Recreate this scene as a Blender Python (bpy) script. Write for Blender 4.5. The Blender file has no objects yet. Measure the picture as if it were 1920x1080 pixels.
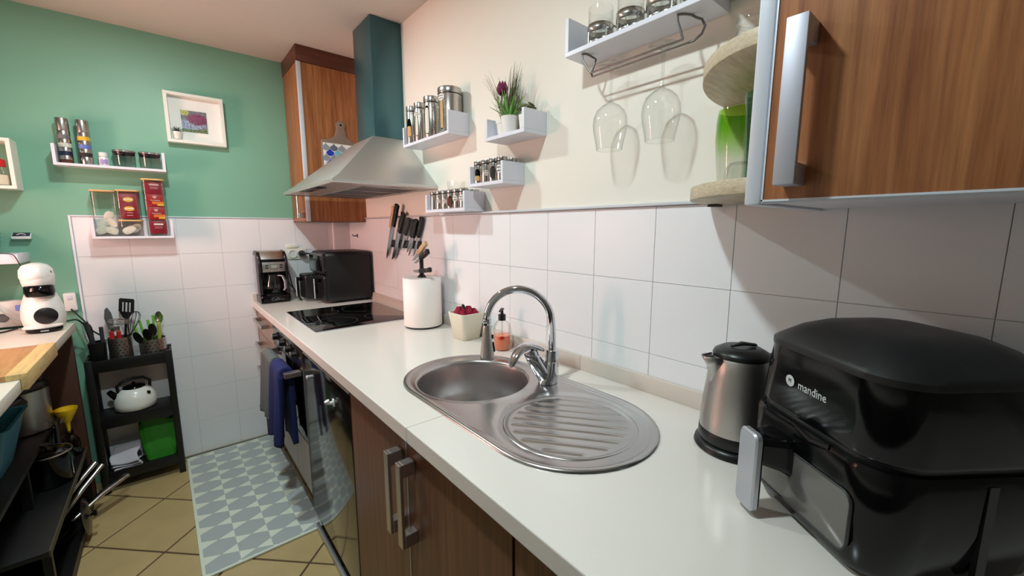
import bpy, bmesh, math, random
from mathutils import Vector, Matrix

RND = random.Random(11)
scene = bpy.context.scene
COL = scene.collection
PI = math.pi

# ------------------------------------------------------------------ camera
cd = bpy.data.cameras.new('camera')
cam = bpy.data.objects.new('camera', cd)
COL.objects.link(cam)
cam.location = (0, 0, 1.35)
cam.rotation_euler = (math.radians(90) - math.atan(112 / 767.0), 0, math.radians(-40.1))
cd.sensor_width = 36.0
cd.lens = 36.0 * 767.0 / 1920.0
cd.clip_start = 0.02
scene.camera = cam

# ------------------------------------------------------------------ world, lights, exposure
w = bpy.data.worlds.new('world')
scene.world = w
w.use_nodes = True
w.node_tree.nodes['Background'].inputs[0].default_value = (0.8, 0.85, 0.9, 1)
w.node_tree.nodes['Background'].inputs[1].default_value = 0.15

def downlight(loc, col, power, radius):
    """flush ceiling downlight: a small disc shining down"""
    ld = bpy.data.lights.new('ceiling_downlight', 'AREA')
    ld.shape = 'DISK'
    ld.size = radius * 2
    ld.color = col
    ld.energy = power
    o = bpy.data.objects.new('ceiling_downlight', ld)
    COL.objects.link(o)
    o.location = loc
    return o

downlight((-0.02, 1.92, 2.352), (0.80, 0.98, 0.97), 11.0, 0.05)
downlight((-0.02, 0.66, 2.352), (0.82, 0.97, 1.0), 12.0, 0.05)
PINK_PANEL_GLOW = 24.0          # brightness of the added pink panel in the left wall

vs = scene.view_settings
vs.view_transform = 'Standard'
vs.look = 'None'
vs.gamma = 1.0
vs.use_curve_mapping = False
vs.exposure = 0.45

# ------------------------------------------------------------------ colour + materials
def lin(c):
    out = []
    for v in c[:3]:
        v = v / 255.0
        out.append(v / 12.92 if v <= 0.04045 else ((v + 0.055) / 1.055) ** 2.4)
    return tuple(out) + (1.0,)

MATS = {}

def mat(name, col, rough=0.5, metal=0.0, vary=0.0, vscale=8.0, bump=0.0, bscale=60.0, coat=0.0,
        spec=0.5, stretch=None, rvary=0.0, emit=None, estr=0.0, aniso=0.0):
    if name in MATS:
        return MATS[name]
    m = bpy.data.materials.new(name)
    m.use_nodes = True
    nt = m.node_tree
    b = nt.nodes['Principled BSDF']
    c = lin(col)
    b.inputs['Base Color'].default_value = c
    b.inputs['Roughness'].default_value = rough
    b.inputs['Metallic'].default_value = metal
    b.inputs['Specular IOR Level'].default_value = spec
    b.inputs['Coat Weight'].default_value = coat
    b.inputs['Coat Roughness'].default_value = 0.05
    b.inputs['Anisotropic'].default_value = aniso
    if emit:
        b.inputs['Emission Color'].default_value = lin(emit)
        b.inputs['Emission Strength'].default_value = estr
    if vary or bump or rvary:
        tc = nt.nodes.new('ShaderNodeTexCoord')
        mp = nt.nodes.new('ShaderNodeMapping')
        nt.links.new(tc.outputs['Object'], mp.inputs['Vector'])
        if stretch:
            mp.inputs['Scale'].default_value = stretch
    if vary:
        n = nt.nodes.new('ShaderNodeTexNoise')
        n.inputs['Scale'].default_value = vscale
        n.inputs['Detail'].default_value = 4
        nt.links.new(mp.outputs[0], n.inputs['Vector'])
        mx = nt.nodes.new('ShaderNodeMix')
        mx.data_type = 'RGBA'
        nt.links.new(n.outputs['Fac'], mx.inputs['Factor'])
        mx.inputs['A'].default_value = tuple(max(0, v * (1 - vary)) for v in c[:3]) + (1,)
        mx.inputs['B'].default_value = tuple(min(1, v * (1 + vary)) for v in c[:3]) + (1,)
        nt.links.new(mx.outputs['Result'], b.inputs['Base Color'])
    if bump:
        n2 = nt.nodes.new('ShaderNodeTexNoise')
        n2.inputs['Scale'].default_value = bscale
        n2.inputs['Detail'].default_value = 3
        nt.links.new(mp.outputs[0], n2.inputs['Vector'])
        bp = nt.nodes.new('ShaderNodeBump')
        bp.inputs['Strength'].default_value = bump
        bp.inputs['Distance'].default_value = 0.002
        nt.links.new(n2.outputs['Fac'], bp.inputs['Height'])
        nt.links.new(bp.outputs[0], b.inputs['Normal'])
    if rvary:
        n3 = nt.nodes.new('ShaderNodeTexNoise')
        n3.inputs['Scale'].default_value = vscale * 2
        n3.inputs['Detail'].default_value = 5
        nt.links.new(mp.outputs[0], n3.inputs['Vector'])
        mr = nt.nodes.new('ShaderNodeMapRange')
        mr.inputs['To Min'].default_value = max(0.02, rough - rvary)
        mr.inputs['To Max'].default_value = min(1, rough + rvary)
        nt.links.new(n3.outputs['Fac'], mr.inputs['Value'])
        nt.links.new(mr.outputs[0], b.inputs['Roughness'])
    MATS[name] = m
    return m

def wood(name, c1, c2, scale=(26, 26, 1.2), rough=0.4, coat=0.0, c3=None):
    m = bpy.data.materials.new(name)
    m.use_nodes = True
    nt = m.node_tree
    b = nt.nodes['Principled BSDF']
    b.inputs['Roughness'].default_value = rough
    b.inputs['Coat Weight'].default_value = coat
    b.inputs['Coat Roughness'].default_value = 0.15
    tc = nt.nodes.new('ShaderNodeTexCoord')
    mp = nt.nodes.new('ShaderNodeMapping')
    mp.inputs['Scale'].default_value = scale
    nt.links.new(tc.outputs['Object'], mp.inputs['Vector'])
    n = nt.nodes.new('ShaderNodeTexNoise')
    n.inputs['Scale'].default_value = 1.6
    n.inputs['Detail'].default_value = 6
    n.inputs['Roughness'].default_value = 0.65
    n.inputs['Distortion'].default_value = 0.35
    nt.links.new(mp.outputs[0], n.inputs['Vector'])
    cr = nt.nodes.new('ShaderNodeValToRGB')
    cr.color_ramp.elements[0].position = 0.30
    cr.color_ramp.elements[0].color = lin(c1)
    cr.color_ramp.elements[1].position = 0.72
    cr.color_ramp.elements[1].color = lin(c2)
    if c3:
        e = cr.color_ramp.elements.new(0.5)
        e.color = lin(c3)
    nt.links.new(n.outputs['Fac'], cr.inputs['Fac'])
    n2 = nt.nodes.new('ShaderNodeTexNoise')
    n2.inputs['Scale'].default_value = 9
    n2.inputs['Detail'].default_value = 3
    nt.links.new(mp.outputs[0], n2.inputs['Vector'])
    mx = nt.nodes.new('ShaderNodeMix')
    mx.data_type = 'RGBA'
    mx.blend_type = 'MULTIPLY'
    mx.inputs['Factor'].default_value = 0.5
    nt.links.new(cr.outputs['Color'], mx.inputs['A'])
    cr2 = nt.nodes.new('ShaderNodeValToRGB')
    cr2.color_ramp.elements[0].position = 0.35
    cr2.color_ramp.elements[0].color = (0.62, 0.6, 0.58, 1)
    cr2.color_ramp.elements[1].position = 0.6
    cr2.color_ramp.elements[1].color = (1, 1, 1, 1)
    nt.links.new(n2.outputs['Fac'], cr2.inputs['Fac'])
    nt.links.new(cr2.outputs['Color'], mx.inputs['B'])
    nt.links.new(mx.outputs['Result'], b.inputs['Base Color'])
    MATS[name] = m
    return m

def glass(name, tint=(0.96, 0.965, 0.96), edge=(0.36, 0.37, 0.36), gloss=1.0, rough=0.02):
    """thin sheet glass: a clear pass-through with a Fresnel reflection; edges seen side-on are denser"""
    m = bpy.data.materials.new(name)
    m.use_nodes = True
    nt = m.node_tree
    nt.nodes.remove(nt.nodes['Principled BSDF'])
    out = nt.nodes['Material Output']
    lw = nt.nodes.new('ShaderNodeLayerWeight')
    lw.inputs['Blend'].default_value = 0.5
    pw = nt.nodes.new('ShaderNodeMath')
    pw.operation = 'POWER'
    nt.links.new(lw.outputs['Facing'], pw.inputs[0])
    pw.inputs[1].default_value = 3.4
    mx = nt.nodes.new('ShaderNodeMix')
    mx.data_type = 'RGBA'
    nt.links.new(pw.outputs[0], mx.inputs['Factor'])
    mx.inputs['A'].default_value = tint + (1,)
    mx.inputs['B'].default_value = edge + (1,)
    tr = nt.nodes.new('ShaderNodeBsdfTransparent')
    nt.links.new(mx.outputs['Result'], tr.inputs['Color'])
    gl = nt.nodes.new('ShaderNodeBsdfGlossy')
    gl.inputs['Roughness'].default_value = rough
    gl.inputs['Color'].default_value = (gloss, gloss, gloss, 1)
    p5 = nt.nodes.new('ShaderNodeMath')
    p5.operation = 'POWER'
    nt.links.new(lw.outputs['Facing'], p5.inputs[0])
    p5.inputs[1].default_value = 4.0
    fr = nt.nodes.new('ShaderNodeMapRange')
    nt.links.new(p5.outputs[0], fr.inputs['Value'])
    fr.inputs['To Min'].default_value = 0.05
    fr.inputs['To Max'].default_value = 0.85
    ms = nt.nodes.new('ShaderNodeMixShader')
    nt.links.new(fr.outputs[0], ms.inputs[0])
    nt.links.new(tr.outputs[0], ms.inputs[1])
    nt.links.new(gl.outputs[0], ms.inputs[2])
    nt.links.new(ms.outputs[0], out.inputs['Surface'])
    MATS[name] = m
    return m

mat('paint_cream', (236, 231, 219), 0.75, bump=0.04, bscale=90)
mat('paint_grey', (158, 152, 144), 0.8)
mat('paint_green', (126, 180, 154), 0.45, bump=0.05, bscale=90, vary=0.03, vscale=3)
mat('ceiling_paint', (206, 200, 190), 0.85, bump=0.03, bscale=70)
mat('tile_white', (236, 236, 238), 0.36, bump=0.10, bscale=22, vary=0.015, vscale=5)
mat('grout', (214, 212, 212), 0.9)
mat('trim_grey', (205, 208, 212), 0.35)
mat('terracotta', (190, 164, 116), 0.32, vary=0.16, vscale=9, bump=0.05, bscale=30, rvary=0.08)
mat('floor_grout', (96, 72, 58), 0.95)
mat('quartz', (225, 218, 210), 0.16, vary=0.035, vscale=420, rvary=0.03)
mat('quartz_edge', (205, 196, 186), 0.32, vary=0.04, vscale=420)
mat('laminate', (222, 218, 204), 0.4, vary=0.03, vscale=60)
mat('white_lacquer', (226, 226, 236), 0.35)
mat('white_plastic', (236, 234, 230), 0.28)
mat('white_frame', (240, 238, 228), 0.45)
mat('black_plastic', (14, 14, 15), 0.35)
mat('black_gloss', (6, 6, 7), 0.12, spec=0.3)
mat('edge_olive', (74, 66, 44), 0.6)
mat('pale_grey_print', (196, 196, 196), 0.5)
mat('black_satin', (13, 13, 14), 0.42, bump=0.05, bscale=200)
mat('black_glass', (6, 6, 7), 0.04, spec=0.6)
mat('dark_grey', (52, 52, 54), 0.5)
mat('mid_grey', (110, 110, 112), 0.5)
mat('charcoal_chrome', (60, 52, 54), 0.2, metal=0.7)
mat('steel', (190, 186, 182), 0.26, metal=1.0, rvary=0.05, vscale=20)
mat('brushed_steel', (188, 184, 180), 0.34, metal=1.0, bump=0.06, bscale=18, stretch=(60, 60, 1.0))
mat('sink_steel', (184, 182, 181), 0.25, metal=1.0)
mat('rack_wire', (120, 115, 112), 0.3, metal=0.7)
mat('aluminium_matt', (186, 186, 196), 0.5, metal=0.55)
mat('bowl_steel', (190, 186, 185), 0.33, metal=1.0, rvary=0.08, vscale=14, aniso=0.4)
mat('chrome', (214, 214, 220), 0.06, metal=1.0)
mat('aluminium', (196, 198, 206), 0.38, metal=0.85)
mat('alu_white', (214, 218, 228), 0.4, metal=0.25)
mat('hood_steel', (206, 206, 204), 0.40, metal=0.9)
mat('teal_metal', (72, 112, 120), 0.30, metal=0.7)
mat('dishwasher_steel', (112, 108, 106), 0.12, metal=0.95)
mat('oven_steel', (150, 142, 136), 0.24, metal=1.0)
mat('handle_metal', (188, 182, 180), 0.3, metal=0.9)
mat('navy_towel', (26, 36, 92), 0.95, bump=0.6, bscale=500, vary=0.12, vscale=60)
mat('grey_towel', (92, 100, 100), 0.95, bump=0.6, bscale=500, vary=0.10, vscale=60)
mat('red_cloth', (150, 22, 52), 0.9, bump=0.4, bscale=300, vary=0.15, vscale=40)
mat('paper', (250, 244, 240), 0.95, bump=0.35, bscale=240)
mat('ceramic_white', (236, 234, 226), 0.25, vary=0.03, vscale=12)
mat('planter_white', (226, 220, 200), 0.5, vary=0.05, vscale=22)
mat('pot_plaster', (228, 226, 220), 0.6)
mat('tulip_purple', (118, 8, 70), 0.55, vary=0.2, vscale=60)
mat('leaf_green', (104, 156, 74), 0.45, vary=0.25, vscale=30)
mat('grass_green', (104, 104, 72), 0.6, vary=0.3, vscale=40)
mat('succulent', (36, 66, 54), 0.55)
mat('orange_soap', (240, 128, 84), 0.15)
mat('bamboo', (214, 172, 112), 0.45, vary=0.08, vscale=40)
mat('knife_wood', (205, 168, 128), 0.5, vary=0.12, vscale=60)
mat('knife_steel', (176, 178, 182), 0.22, metal=1.0)
mat('tea_bag', (226, 222, 206), 0.8, vary=0.08, vscale=30)
mat('tea_red', (136, 24, 42), 0.35, vary=0.1, vscale=40)
mat('tea_red2', (158, 28, 34), 0.35, vary=0.12, vscale=40)
mat('yellow_print', (226, 184, 60), 0.5)
mat('white_print', (238, 232, 226), 0.5)
mat('orange_print', (224, 120, 40), 0.5)
mat('pale_print', (206, 170, 168), 0.5)
mat('navy_print', (34, 38, 72), 0.4)
mat('blue_print', (96, 120, 190), 0.5)
mat('lilac_print', (176, 150, 206), 0.5)
mat('red_lid', (190, 26, 30), 0.35)
mat('salt', (232, 224, 200), 0.9, vary=0.06, vscale=300)
mat('lime_plastic', (108, 184, 50), 0.4)
mat('lime_yellow', (164, 176, 74), 0.5)
mat('green_bag', (54, 142, 40), 0.5, vary=0.15, vscale=9)
mat('yellow_plastic', (228, 186, 16), 0.35)
mat('blue_plastic', (60, 132, 160), 0.4)
mat('brown_panel', (70, 40, 26), 0.55, vary=0.15, vscale=18, stretch=(30, 30, 1.5))
mat('cloth_white', (206, 200, 208), 0.95, bump=0.4, bscale=120)
mat('mat_grey', (176, 182, 182), 0.7, bump=0.15, bscale=400)
mat('mat_pale', (226, 230, 214), 0.7, bump=0.15, bscale=400)
mat('scale_grey', (150, 154, 162), 0.25)
mat('scale_slate', (108, 110, 128), 0.25)
mat('scale_white', (232, 232, 230), 0.2)
mat('scale_blue', (48, 66, 190), 0.15)
mat('scale_violet', (92, 98, 178), 0.2)
mat('scale_aqua', (120, 190, 210), 0.15)
mat('board_taupe', (132, 112, 98), 0.6, vary=0.06, vscale=40)
mat('board_edge', (176, 158, 140), 0.6)
mat('grain_tan', (196, 164, 110), 0.8, vary=0.3, vscale=260)
mat('grain_white', (228, 222, 208), 0.8, vary=0.04, vscale=200)
mat('spice_brown', (96, 50, 34), 0.8, vary=0.25, vscale=260)
mat('spice_dark', (44, 40, 34), 0.8, vary=0.3, vscale=260)
mat('nut_tan', (206, 160, 100), 0.7, vary=0.25, vscale=120)
mat('blue_sand', (52, 108, 132), 0.9, vary=0.15, vscale=200)
mat('rust', (92, 48, 30), 0.8, vary=0.3, vscale=30)
mat('photo_frame_back', (246, 245, 240), 0.8)
mat('lcd', (150, 160, 146), 0.3)
mat('cable_black', (12, 14, 14), 0.5)
mat('cable_pale', (190, 196, 190), 0.5)
mat('orange_fruit', (206, 120, 60), 0.6, vary=0.1, vscale=30)
mat('blue_light', (120, 150, 235), 0.4)
mat('socket_cream', (230, 232, 214), 0.4)
wood('wood_reddish', (126, 70, 36), (186, 126, 78), c3=(160, 100, 58), rough=0.38)
wood('wood_dark', (72, 36, 24), (112, 62, 42), c3=(92, 50, 34), scale=(2.0, 2.0, 26), rough=0.4)
wood('wood_brown', (84, 52, 36), (128, 86, 62), c3=(104, 68, 48), scale=(30, 34, 0.9), rough=0.42)
wood('wood_light', (126, 96, 76), (168, 138, 114), c3=(148, 116, 94), scale=(30, 34, 0.9), rough=0.34, coat=0.2)
wood('oak', (184, 166, 138), (208, 192, 164), c3=(198, 180, 152), scale=(2, 14, 40), rough=0.5)
wood('chopping_wood', (176, 128, 78), (204, 156, 100), c3=(190, 142, 88), scale=(16, 1.2, 16), rough=0.5)
wood('chopping_pale', (206, 176, 116), (226, 198, 138), scale=(16, 1.2, 16), rough=0.5)
glass('clear_glass')
glass('window_glass', tint=(0.86, 0.88, 0.87), edge=(0.5, 0.52, 0.52))
glass('smoke_glass', tint=(0.30, 0.28, 0.28), edge=(0.12, 0.12, 0.12))

def green_fade_glass():
    """vase glass: clear at the foot, dyed green towards the rim"""
    m = glass('vase_glass')
    nt = m.node_tree
    tr = [n for n in nt.nodes if n.type == 'BSDF_TRANSPARENT'][0]
    tc = nt.nodes.new('ShaderNodeTexCoord')
    sp = nt.nodes.new('ShaderNodeSeparateXYZ')
    nt.links.new(tc.outputs['Object'], sp.inputs[0])
    mr = nt.nodes.new('ShaderNodeMapRange')
    mr.inputs['From Min'].default_value = 0.06
    mr.inputs['From Max'].default_value = 0.13
    nt.links.new(sp.outputs['Z'], mr.inputs['Value'])
    mx = nt.nodes.new('ShaderNodeMix')
    mx.data_type = 'RGBA'
    nt.links.new(mr.outputs[0], mx.inputs['Factor'])
    mx.inputs['A'].default_value = (0.86, 0.88, 0.84, 1)
    mx.inputs['B'].default_value = (0.36, 0.66, 0.06, 1)
    nt.links.new(mx.outputs['Result'], tr.inputs['Color'])
green_fade_glass()
glass('green_tumbler', tint=(0.28, 0.62, 0.45), edge=(0.1, 0.35, 0.25))

# ------------------------------------------------------------------ mesh helpers
class MB:
    def __init__(self):
        self.v, self.f, self.m = [], [], []

    def add(self, vs, fs, mi=0):
        o = len(self.v)
        self.v += [tuple(p) for p in vs]
        self.f += [tuple(i + o for i in f) for f in fs]
        self.m += [mi] * len(fs)
        return self

    def box(self, x0, x1, y0, y1, z0, z1, mi=0):
        vs = [(x, y, z) for z in (z0, z1) for y in (y0, y1) for x in (x0, x1)]
        return self.add(vs, [(0, 2, 3, 1), (4, 5, 7, 6), (0, 1, 5, 4), (2, 6, 7, 3), (0, 4, 6, 2), (1, 3, 7, 5)], mi)

    def lathe(self, prof, n=28, c=(0, 0, 0), mi=0, sx=1.0, sy=1.0):
        vs, fs, rings = [], [], []
        for r, z in prof:
            if r < 1e-6:
                rings.append([len(vs)])
                vs.append((c[0], c[1], c[2] + z))
            else:
                rings.append(list(range(len(vs), len(vs) + n)))
                for k in range(n):
                    a = 2 * PI * k / n
                    vs.append((c[0] + r * sx * math.cos(a), c[1] + r * sy * math.sin(a), c[2] + z))
        for a, b in zip(rings, rings[1:]):
            for k in range(n):
                k2 = (k + 1) % n
                if len(a) == 1 and len(b) == 1:
                    continue
                if len(a) == 1:
                    fs.append((a[0], b[k], b[k2]))
                elif len(b) == 1:
                    fs.append((a[k], a[k2], b[0]))
                else:
                    fs.append((a[k], a[k2], b[k2], b[k]))
        return self.add(vs, fs, mi)

    def tube(self, pts, r, n=10, caps=True, mi=0, closed=False, flat=1.0, up=None):
        pts = [Vector(p) for p in pts]
        rs = r if isinstance(r, (list, tuple)) else [r] * len(pts)
        vs, fs = [], []
        prev = None
        N = len(pts)
        for i, p in enumerate(pts):
            if closed:
                t = (pts[(i + 1) % N] - pts[i - 1]).normalized()
            else:
                t = (pts[min(i + 1, N - 1)] - pts[max(i - 1, 0)]).normalized()
            if up is not None:
                b = Vector(up)
                nrm = (b - t * b.dot(t)).normalized()
            elif prev is None:
                b = Vector((0, 0, 1)) if abs(t.z) < 0.9 else Vector((1, 0, 0))
                nrm = (b - t * b.dot(t)).normalized()
            else:
                nrm = (prev - t * prev.dot(t)).normalized()
            prev = nrm
            bi = t.cross(nrm)
            for k in range(n):
                a = 2 * PI * k / n
                vs.append(p + nrm * (rs[i] * flat * math.cos(a)) + bi * (rs[i] * math.sin(a)))
        for i in range(N if closed else N - 1):
            j = (i + 1) % N
            for k in range(n):
                k2 = (k + 1) % n
                fs.append((i * n + k, i * n + k2, j * n + k2, j * n + k))
        if caps and not closed:
            fs.append(tuple(range(n)))
            fs.append(tuple(range((N - 1) * n, N * n)))
        return self.add(vs, fs, mi)

    def prism(self, poly, axis, a, b, mi=0, scale_b=1.0):
        n = len(poly)
        cx = sum(p[0] for p in poly) / n
        cy = sum(p[1] for p in poly) / n
        def pt(u, v, w_):
            return {'x': (w_, u, v), 'y': (u, w_, v), 'z': (u, v, w_)}[axis]
        vs = [pt(u, v, a) for u, v in poly] + [pt(cx + (u - cx) * scale_b, cy + (v - cy) * scale_b, b) for u, v in poly]
        fs = [tuple(range(n)), tuple(range(n, 2 * n))] + [(i, (i + 1) % n, n + (i + 1) % n, n + i) for i in range(n)]
        return self.add(vs, fs, mi)

    def loft(self, rings, mi=0, caps=True):
        n = len(rings[0])
        vs = [p for r in rings for p in r]
        fs = []
        for i in range(len(rings) - 1):
            for k in range(n):
                k2 = (k + 1) % n
                fs.append((i * n + k, i * n + k2, (i + 1) * n + k2, (i + 1) * n + k))
        if caps:
            fs.append(tuple(range(n)))
            fs.append(tuple(range((len(rings) - 1) * n, len(rings) * n)))
        return self.add(vs, fs, mi)

    def grid(self, fn, nu, nv, mi=0):
        vs = [fn(i / nu, j / nv) for i in range(nu + 1) for j in range(nv + 1)]
        fs = [(i * (nv + 1) + j, (i + 1) * (nv + 1) + j, (i + 1) * (nv + 1) + j + 1, i * (nv + 1) + j + 1)
              for i in range(nu) for j in range(nv)]
        return self.add(vs, fs, mi)

    def xf(self, M, start=0):
        for i in range(start, len(self.v)):
            self.v[i] = tuple(M @ Vector(self.v[i]))
        return self

def rrect(x0, x1, y0, y1, r, n=6):
    pts = []
    for cx, cy, a0 in ((x1 - r, y1 - r, 0), (x0 + r, y1 - r, 90), (x0 + r, y0 + r, 180), (x1 - r, y0 + r, 270)):
        for k in range(n + 1):
            a = math.radians(a0 + 90.0 * k / n)
            pts.append((cx + r * math.cos(a), cy + r * math.sin(a)))
    return pts

def ell(cx, cy, rx, ry, n=24):
    return [(cx + rx * math.cos(2 * PI * k / n), cy + ry * math.sin(2 * PI * k / n)) for k in range(n)]

def mesh_from(name, mb, mats, bevel=0.0, seg=2, angle=35, recalc=True):
    me = bpy.data.meshes.new(name)
    bm = bmesh.new()
    bv = [bm.verts.new(p) for p in mb.v]
    for f, mi in zip(mb.f, mb.m):
        try:
            fc = bm.faces.new([bv[i] for i in f])
            fc.material_index = mi
        except ValueError:
            pass
    if recalc:
        bmesh.ops.recalc_face_normals(bm, faces=bm.faces[:])
    if bevel > 0:
        es = [e for e in bm.edges if len(e.link_faces) == 2 and e.calc_face_angle(0) > math.radians(40)]
        if es:
            bmesh.ops.bevel(bm, geom=es, offset=bevel, segments=seg, affect='EDGES', profile=0.5, clamp_overlap=True)
    bm.to_mesh(me)
    bm.free()
    for m in (mats if isinstance(mats, (list, tuple)) else [mats]):
        me.materials.append(MATS[m] if isinstance(m, str) else m)
    for p in me.polygons:
        p.use_smooth = True
    me.set_sharp_from_angle(angle=math.radians(angle))
    return me

def obj(name, mb, mats, parent=None, bevel=0.0, seg=2, angle=35, solid=0.0, sub=0, label=None):
    me = mesh_from(name, mb, mats, bevel, seg, angle)
    o = bpy.data.objects.new(name, me)
    COL.objects.link(o)
    if parent is not None:
        o.parent = parent
    if solid:
        s = o.modifiers.new('thickness', 'SOLIDIFY')
        s.thickness = solid
        s.offset = 0
    if sub:
        s = o.modifiers.new('smooth', 'SUBSURF')
        s.levels = sub
        s.render_levels = sub
    if label:
        o['label'] = label
    return o

def inst(name, me, parent, loc=(0, 0, 0), rot=(0, 0, 0)):
    o = bpy.data.objects.new(name, me)
    COL.objects.link(o)
    o.parent = parent
    o.location = loc
    o.rotation_euler = rot
    return o

def thing(name, label, cat, loc=(0, 0, 0), rotz=0.0, group=None):
    o = bpy.data.objects.new(name, None)
    o.empty_display_size = 0.03
    COL.objects.link(o)
    o.location = loc
    o.rotation_euler = (0, 0, rotz)
    return tag(o, label, cat, group)

def tag(o, label, cat, group=None):
    o['label'] = label
    o['category'] = cat
    if group:
        o['group'] = group
    return o

def struct(name, mb, mats, bevel=0.0, label=None):
    o = obj(name, mb, mats, None, bevel)
    o['kind'] = 'structure'
    if label:
        o['label'] = label
    return o

def text(name, s, size, mat_, parent, M, depth=0.0004):
    cu = bpy.data.curves.new('lettering', 'FONT')
    cu.body = s
    cu.size = size
    cu.extrude = depth
    cu.align_x = 'CENTER'
    cu.align_y = 'CENTER'
    cu.resolution_u = 2
    t = bpy.data.objects.new('lettering', cu)
    COL.objects.link(t)
    dg = bpy.context.evaluated_depsgraph_get()
    me = bpy.data.meshes.new_from_object(t.evaluated_get(dg))
    bpy.data.objects.remove(t)
    me.materials.clear()
    me.materials.append(MATS[mat_])
    me.transform(M)
    o = bpy.data.objects.new(name, me)
    COL.objects.link(o)
    o.parent = parent
    return o

def frame_mat(origin, xdir, ydir):
    x = Vector(xdir).normalized()
    y = Vector(ydir).normalized()
    z = x.cross(y)
    M = Matrix((x, y, z)).transposed().to_4x4()
    M.translation = Vector(origin)
    return M

# ================================================================== the room
XW, YB, ZC = 1.0, 2.98, 2.36      # right wall, back wall, ceiling
XL, YF = -1.0, -1.5

fl = struct('floor', MB().box(XL, XW, YF, YB, -0.10, -0.004), 'floor_grout')
wr = struct('wall_right', MB().box(XW, XW + 0.1, YF, YB + 0.1, -0.1, ZC + 0.1), 'paint_cream')
wb = struct('wall_back', MB().box(XL - 0.4, XW, YB, YB + 0.1, -0.1, ZC + 0.1), 'paint_green')
WY0, WY1, WZ0, WZ1, WD = 2.08, 2.50, 1.05, 1.80, 0.32      # recess for the pink panel, wall thickened to narrow its light
struct('wall_left', MB().box(XL - WD, XL, YF, WY0, -0.1, ZC + 0.1).box(XL - WD, XL, WY1, YB, -0.1, ZC + 0.1)
       .box(XL - WD, XL, WY0, WY1, -0.1, WZ0).box(XL - WD, XL, WY0, WY1, WZ1, ZC + 0.1), 'paint_grey')
struct('wall_front', MB().box(XL - 0.1, XW + 0.1, YF - 0.1, YF, -0.1, ZC + 0.1), 'paint_grey')
# unseen glowing panel added in the left wall to cast the pink light
wx = XL - WD
wn1 = struct('added_pink_panel', MB().box(wx - 0.02, wx + 0.03, WY0, WY0 + 0.03, WZ0, WZ1).box(wx - 0.02, wx + 0.03, WY1 - 0.03, WY1, WZ0, WZ1)
             .box(wx - 0.02, wx + 0.03, WY0 + 0.03, WY1 - 0.03, WZ0, WZ0 + 0.03).box(wx - 0.02, wx + 0.03, WY0 + 0.03, WY1 - 0.03, WZ1 - 0.03, WZ1), 'white_frame', label='added unseen panel glowing pink')
mat('pink_pane', (250, 220, 210), 0.4, emit=(255, 194, 184), estr=PINK_PANEL_GLOW)
obj('pane', MB().box(wx - 0.01, wx + 0.01, WY0 + 0.03, WY1 - 0.03, WZ0 + 0.03, WZ1 - 0.03), 'pink_pane', wn1)
struct('ceiling', MB().box(XL, XW, YF, YB, ZC, ZC + 0.1), 'ceiling_paint')

# floor tiles: diamonds of 0.32 m, joint recessed
def clip(poly, x0, x1, y0, y1):
    def side(p, keep, cut):
        out = []
        for i in range(len(p)):
            a, b = p[i - 1], p[i]
            ia, ib = keep(a), keep(b)
            if ib:
                if not ia:
                    out.append(cut(a, b))
                out.append(b)
            elif ia:
                out.append(cut(a, b))
        return out
    def cx(v):
        return lambda a, b: (v, a[1] + (b[1] - a[1]) * (v - a[0]) / (b[0] - a[0]))
    def cy(v):
        return lambda a, b: (a[0] + (b[0] - a[0]) * (v - a[1]) / (b[1] - a[1]), v)
    for keep, cut in ((lambda p: p[0] >= x0, cx(x0)), (lambda p: p[0] <= x1, cx(x1)),
                      (lambda p: p[1] >= y0, cy(y0)), (lambda p: p[1] <= y1, cy(y1))):
        if len(poly) < 3:
            return []
        poly = side(poly, keep, cut)
    return poly

S2 = 0.2262
HG = 0.0042
x0c, y0c = -0.124, 2.350
for i in range(-14, 8):
    for j in range(-8, 14):
        cx_, cy_ = x0c + (i + j) * S2, y0c + (i - j) * S2
        if cy_ < 0.5 or cy_ > YB + 0.3 or abs(cx_) > 1.3:
            continue
        h = S2 - HG * 1.41
        p = clip([(cx_ + h, cy_), (cx_, cy_ + h), (cx_ - h, cy_), (cx_, cy_ - h)], XL + 0.002, 0.60, 0.5, YB - 0.012)
        if len(p) < 3:
            continue
        ar = abs(sum(p[k - 1][0] * p[k][1] - p[k][0] * p[k - 1][1] for k in range(len(p)))) / 2
        if ar < 0.0008:
            continue
        mb = MB().prism([(a - cx_, b - cy_) for a, b in p], 'z', -0.008, 0.0)
        t = obj('floor_tile', mb, 'terracotta', fl, bevel=0.0012, seg=1)
        t.location = (cx_, cy_, 0)

# wall tiles, 20 cm, each a piece of its own
TG = 0.0006
obj('grout', MB().box(0.9975, 1.003, -0.62, 2.95, 0.9, 1.407), 'grout', wr)
obj('grout', MB().box(-0.347, 0.999, 2.9775, 2.983, 0.0, 1.407), 'grout', wb)
def wall_tile(wall, axis, a0, a1, z0, z1, cache={}):
    key = (axis, round(a1 - a0, 4), round(z1 - z0, 4))
    if key not in cache:
        w_, h_ = (a1 - a0) / 2 - TG, (z1 - z0) / 2 - TG
        mb = MB()
        if axis == 'x':
            mb.box(-0.006, 0.004, -w_, w_, -h_, h_)
        else:
            mb.box(-w_, w_, -0.006, 0.004, -h_, h_)
        cache[key] = mesh_from('tile', mb, 'tile_white', bevel=0.0006, seg=1)
    loc = (XW, (a0 + a1) / 2, (z0 + z1) / 2) if axis == 'x' else ((a0 + a1) / 2, YB, (z0 + z1) / 2)
    inst('tile', cache[key], wall, loc)

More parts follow.
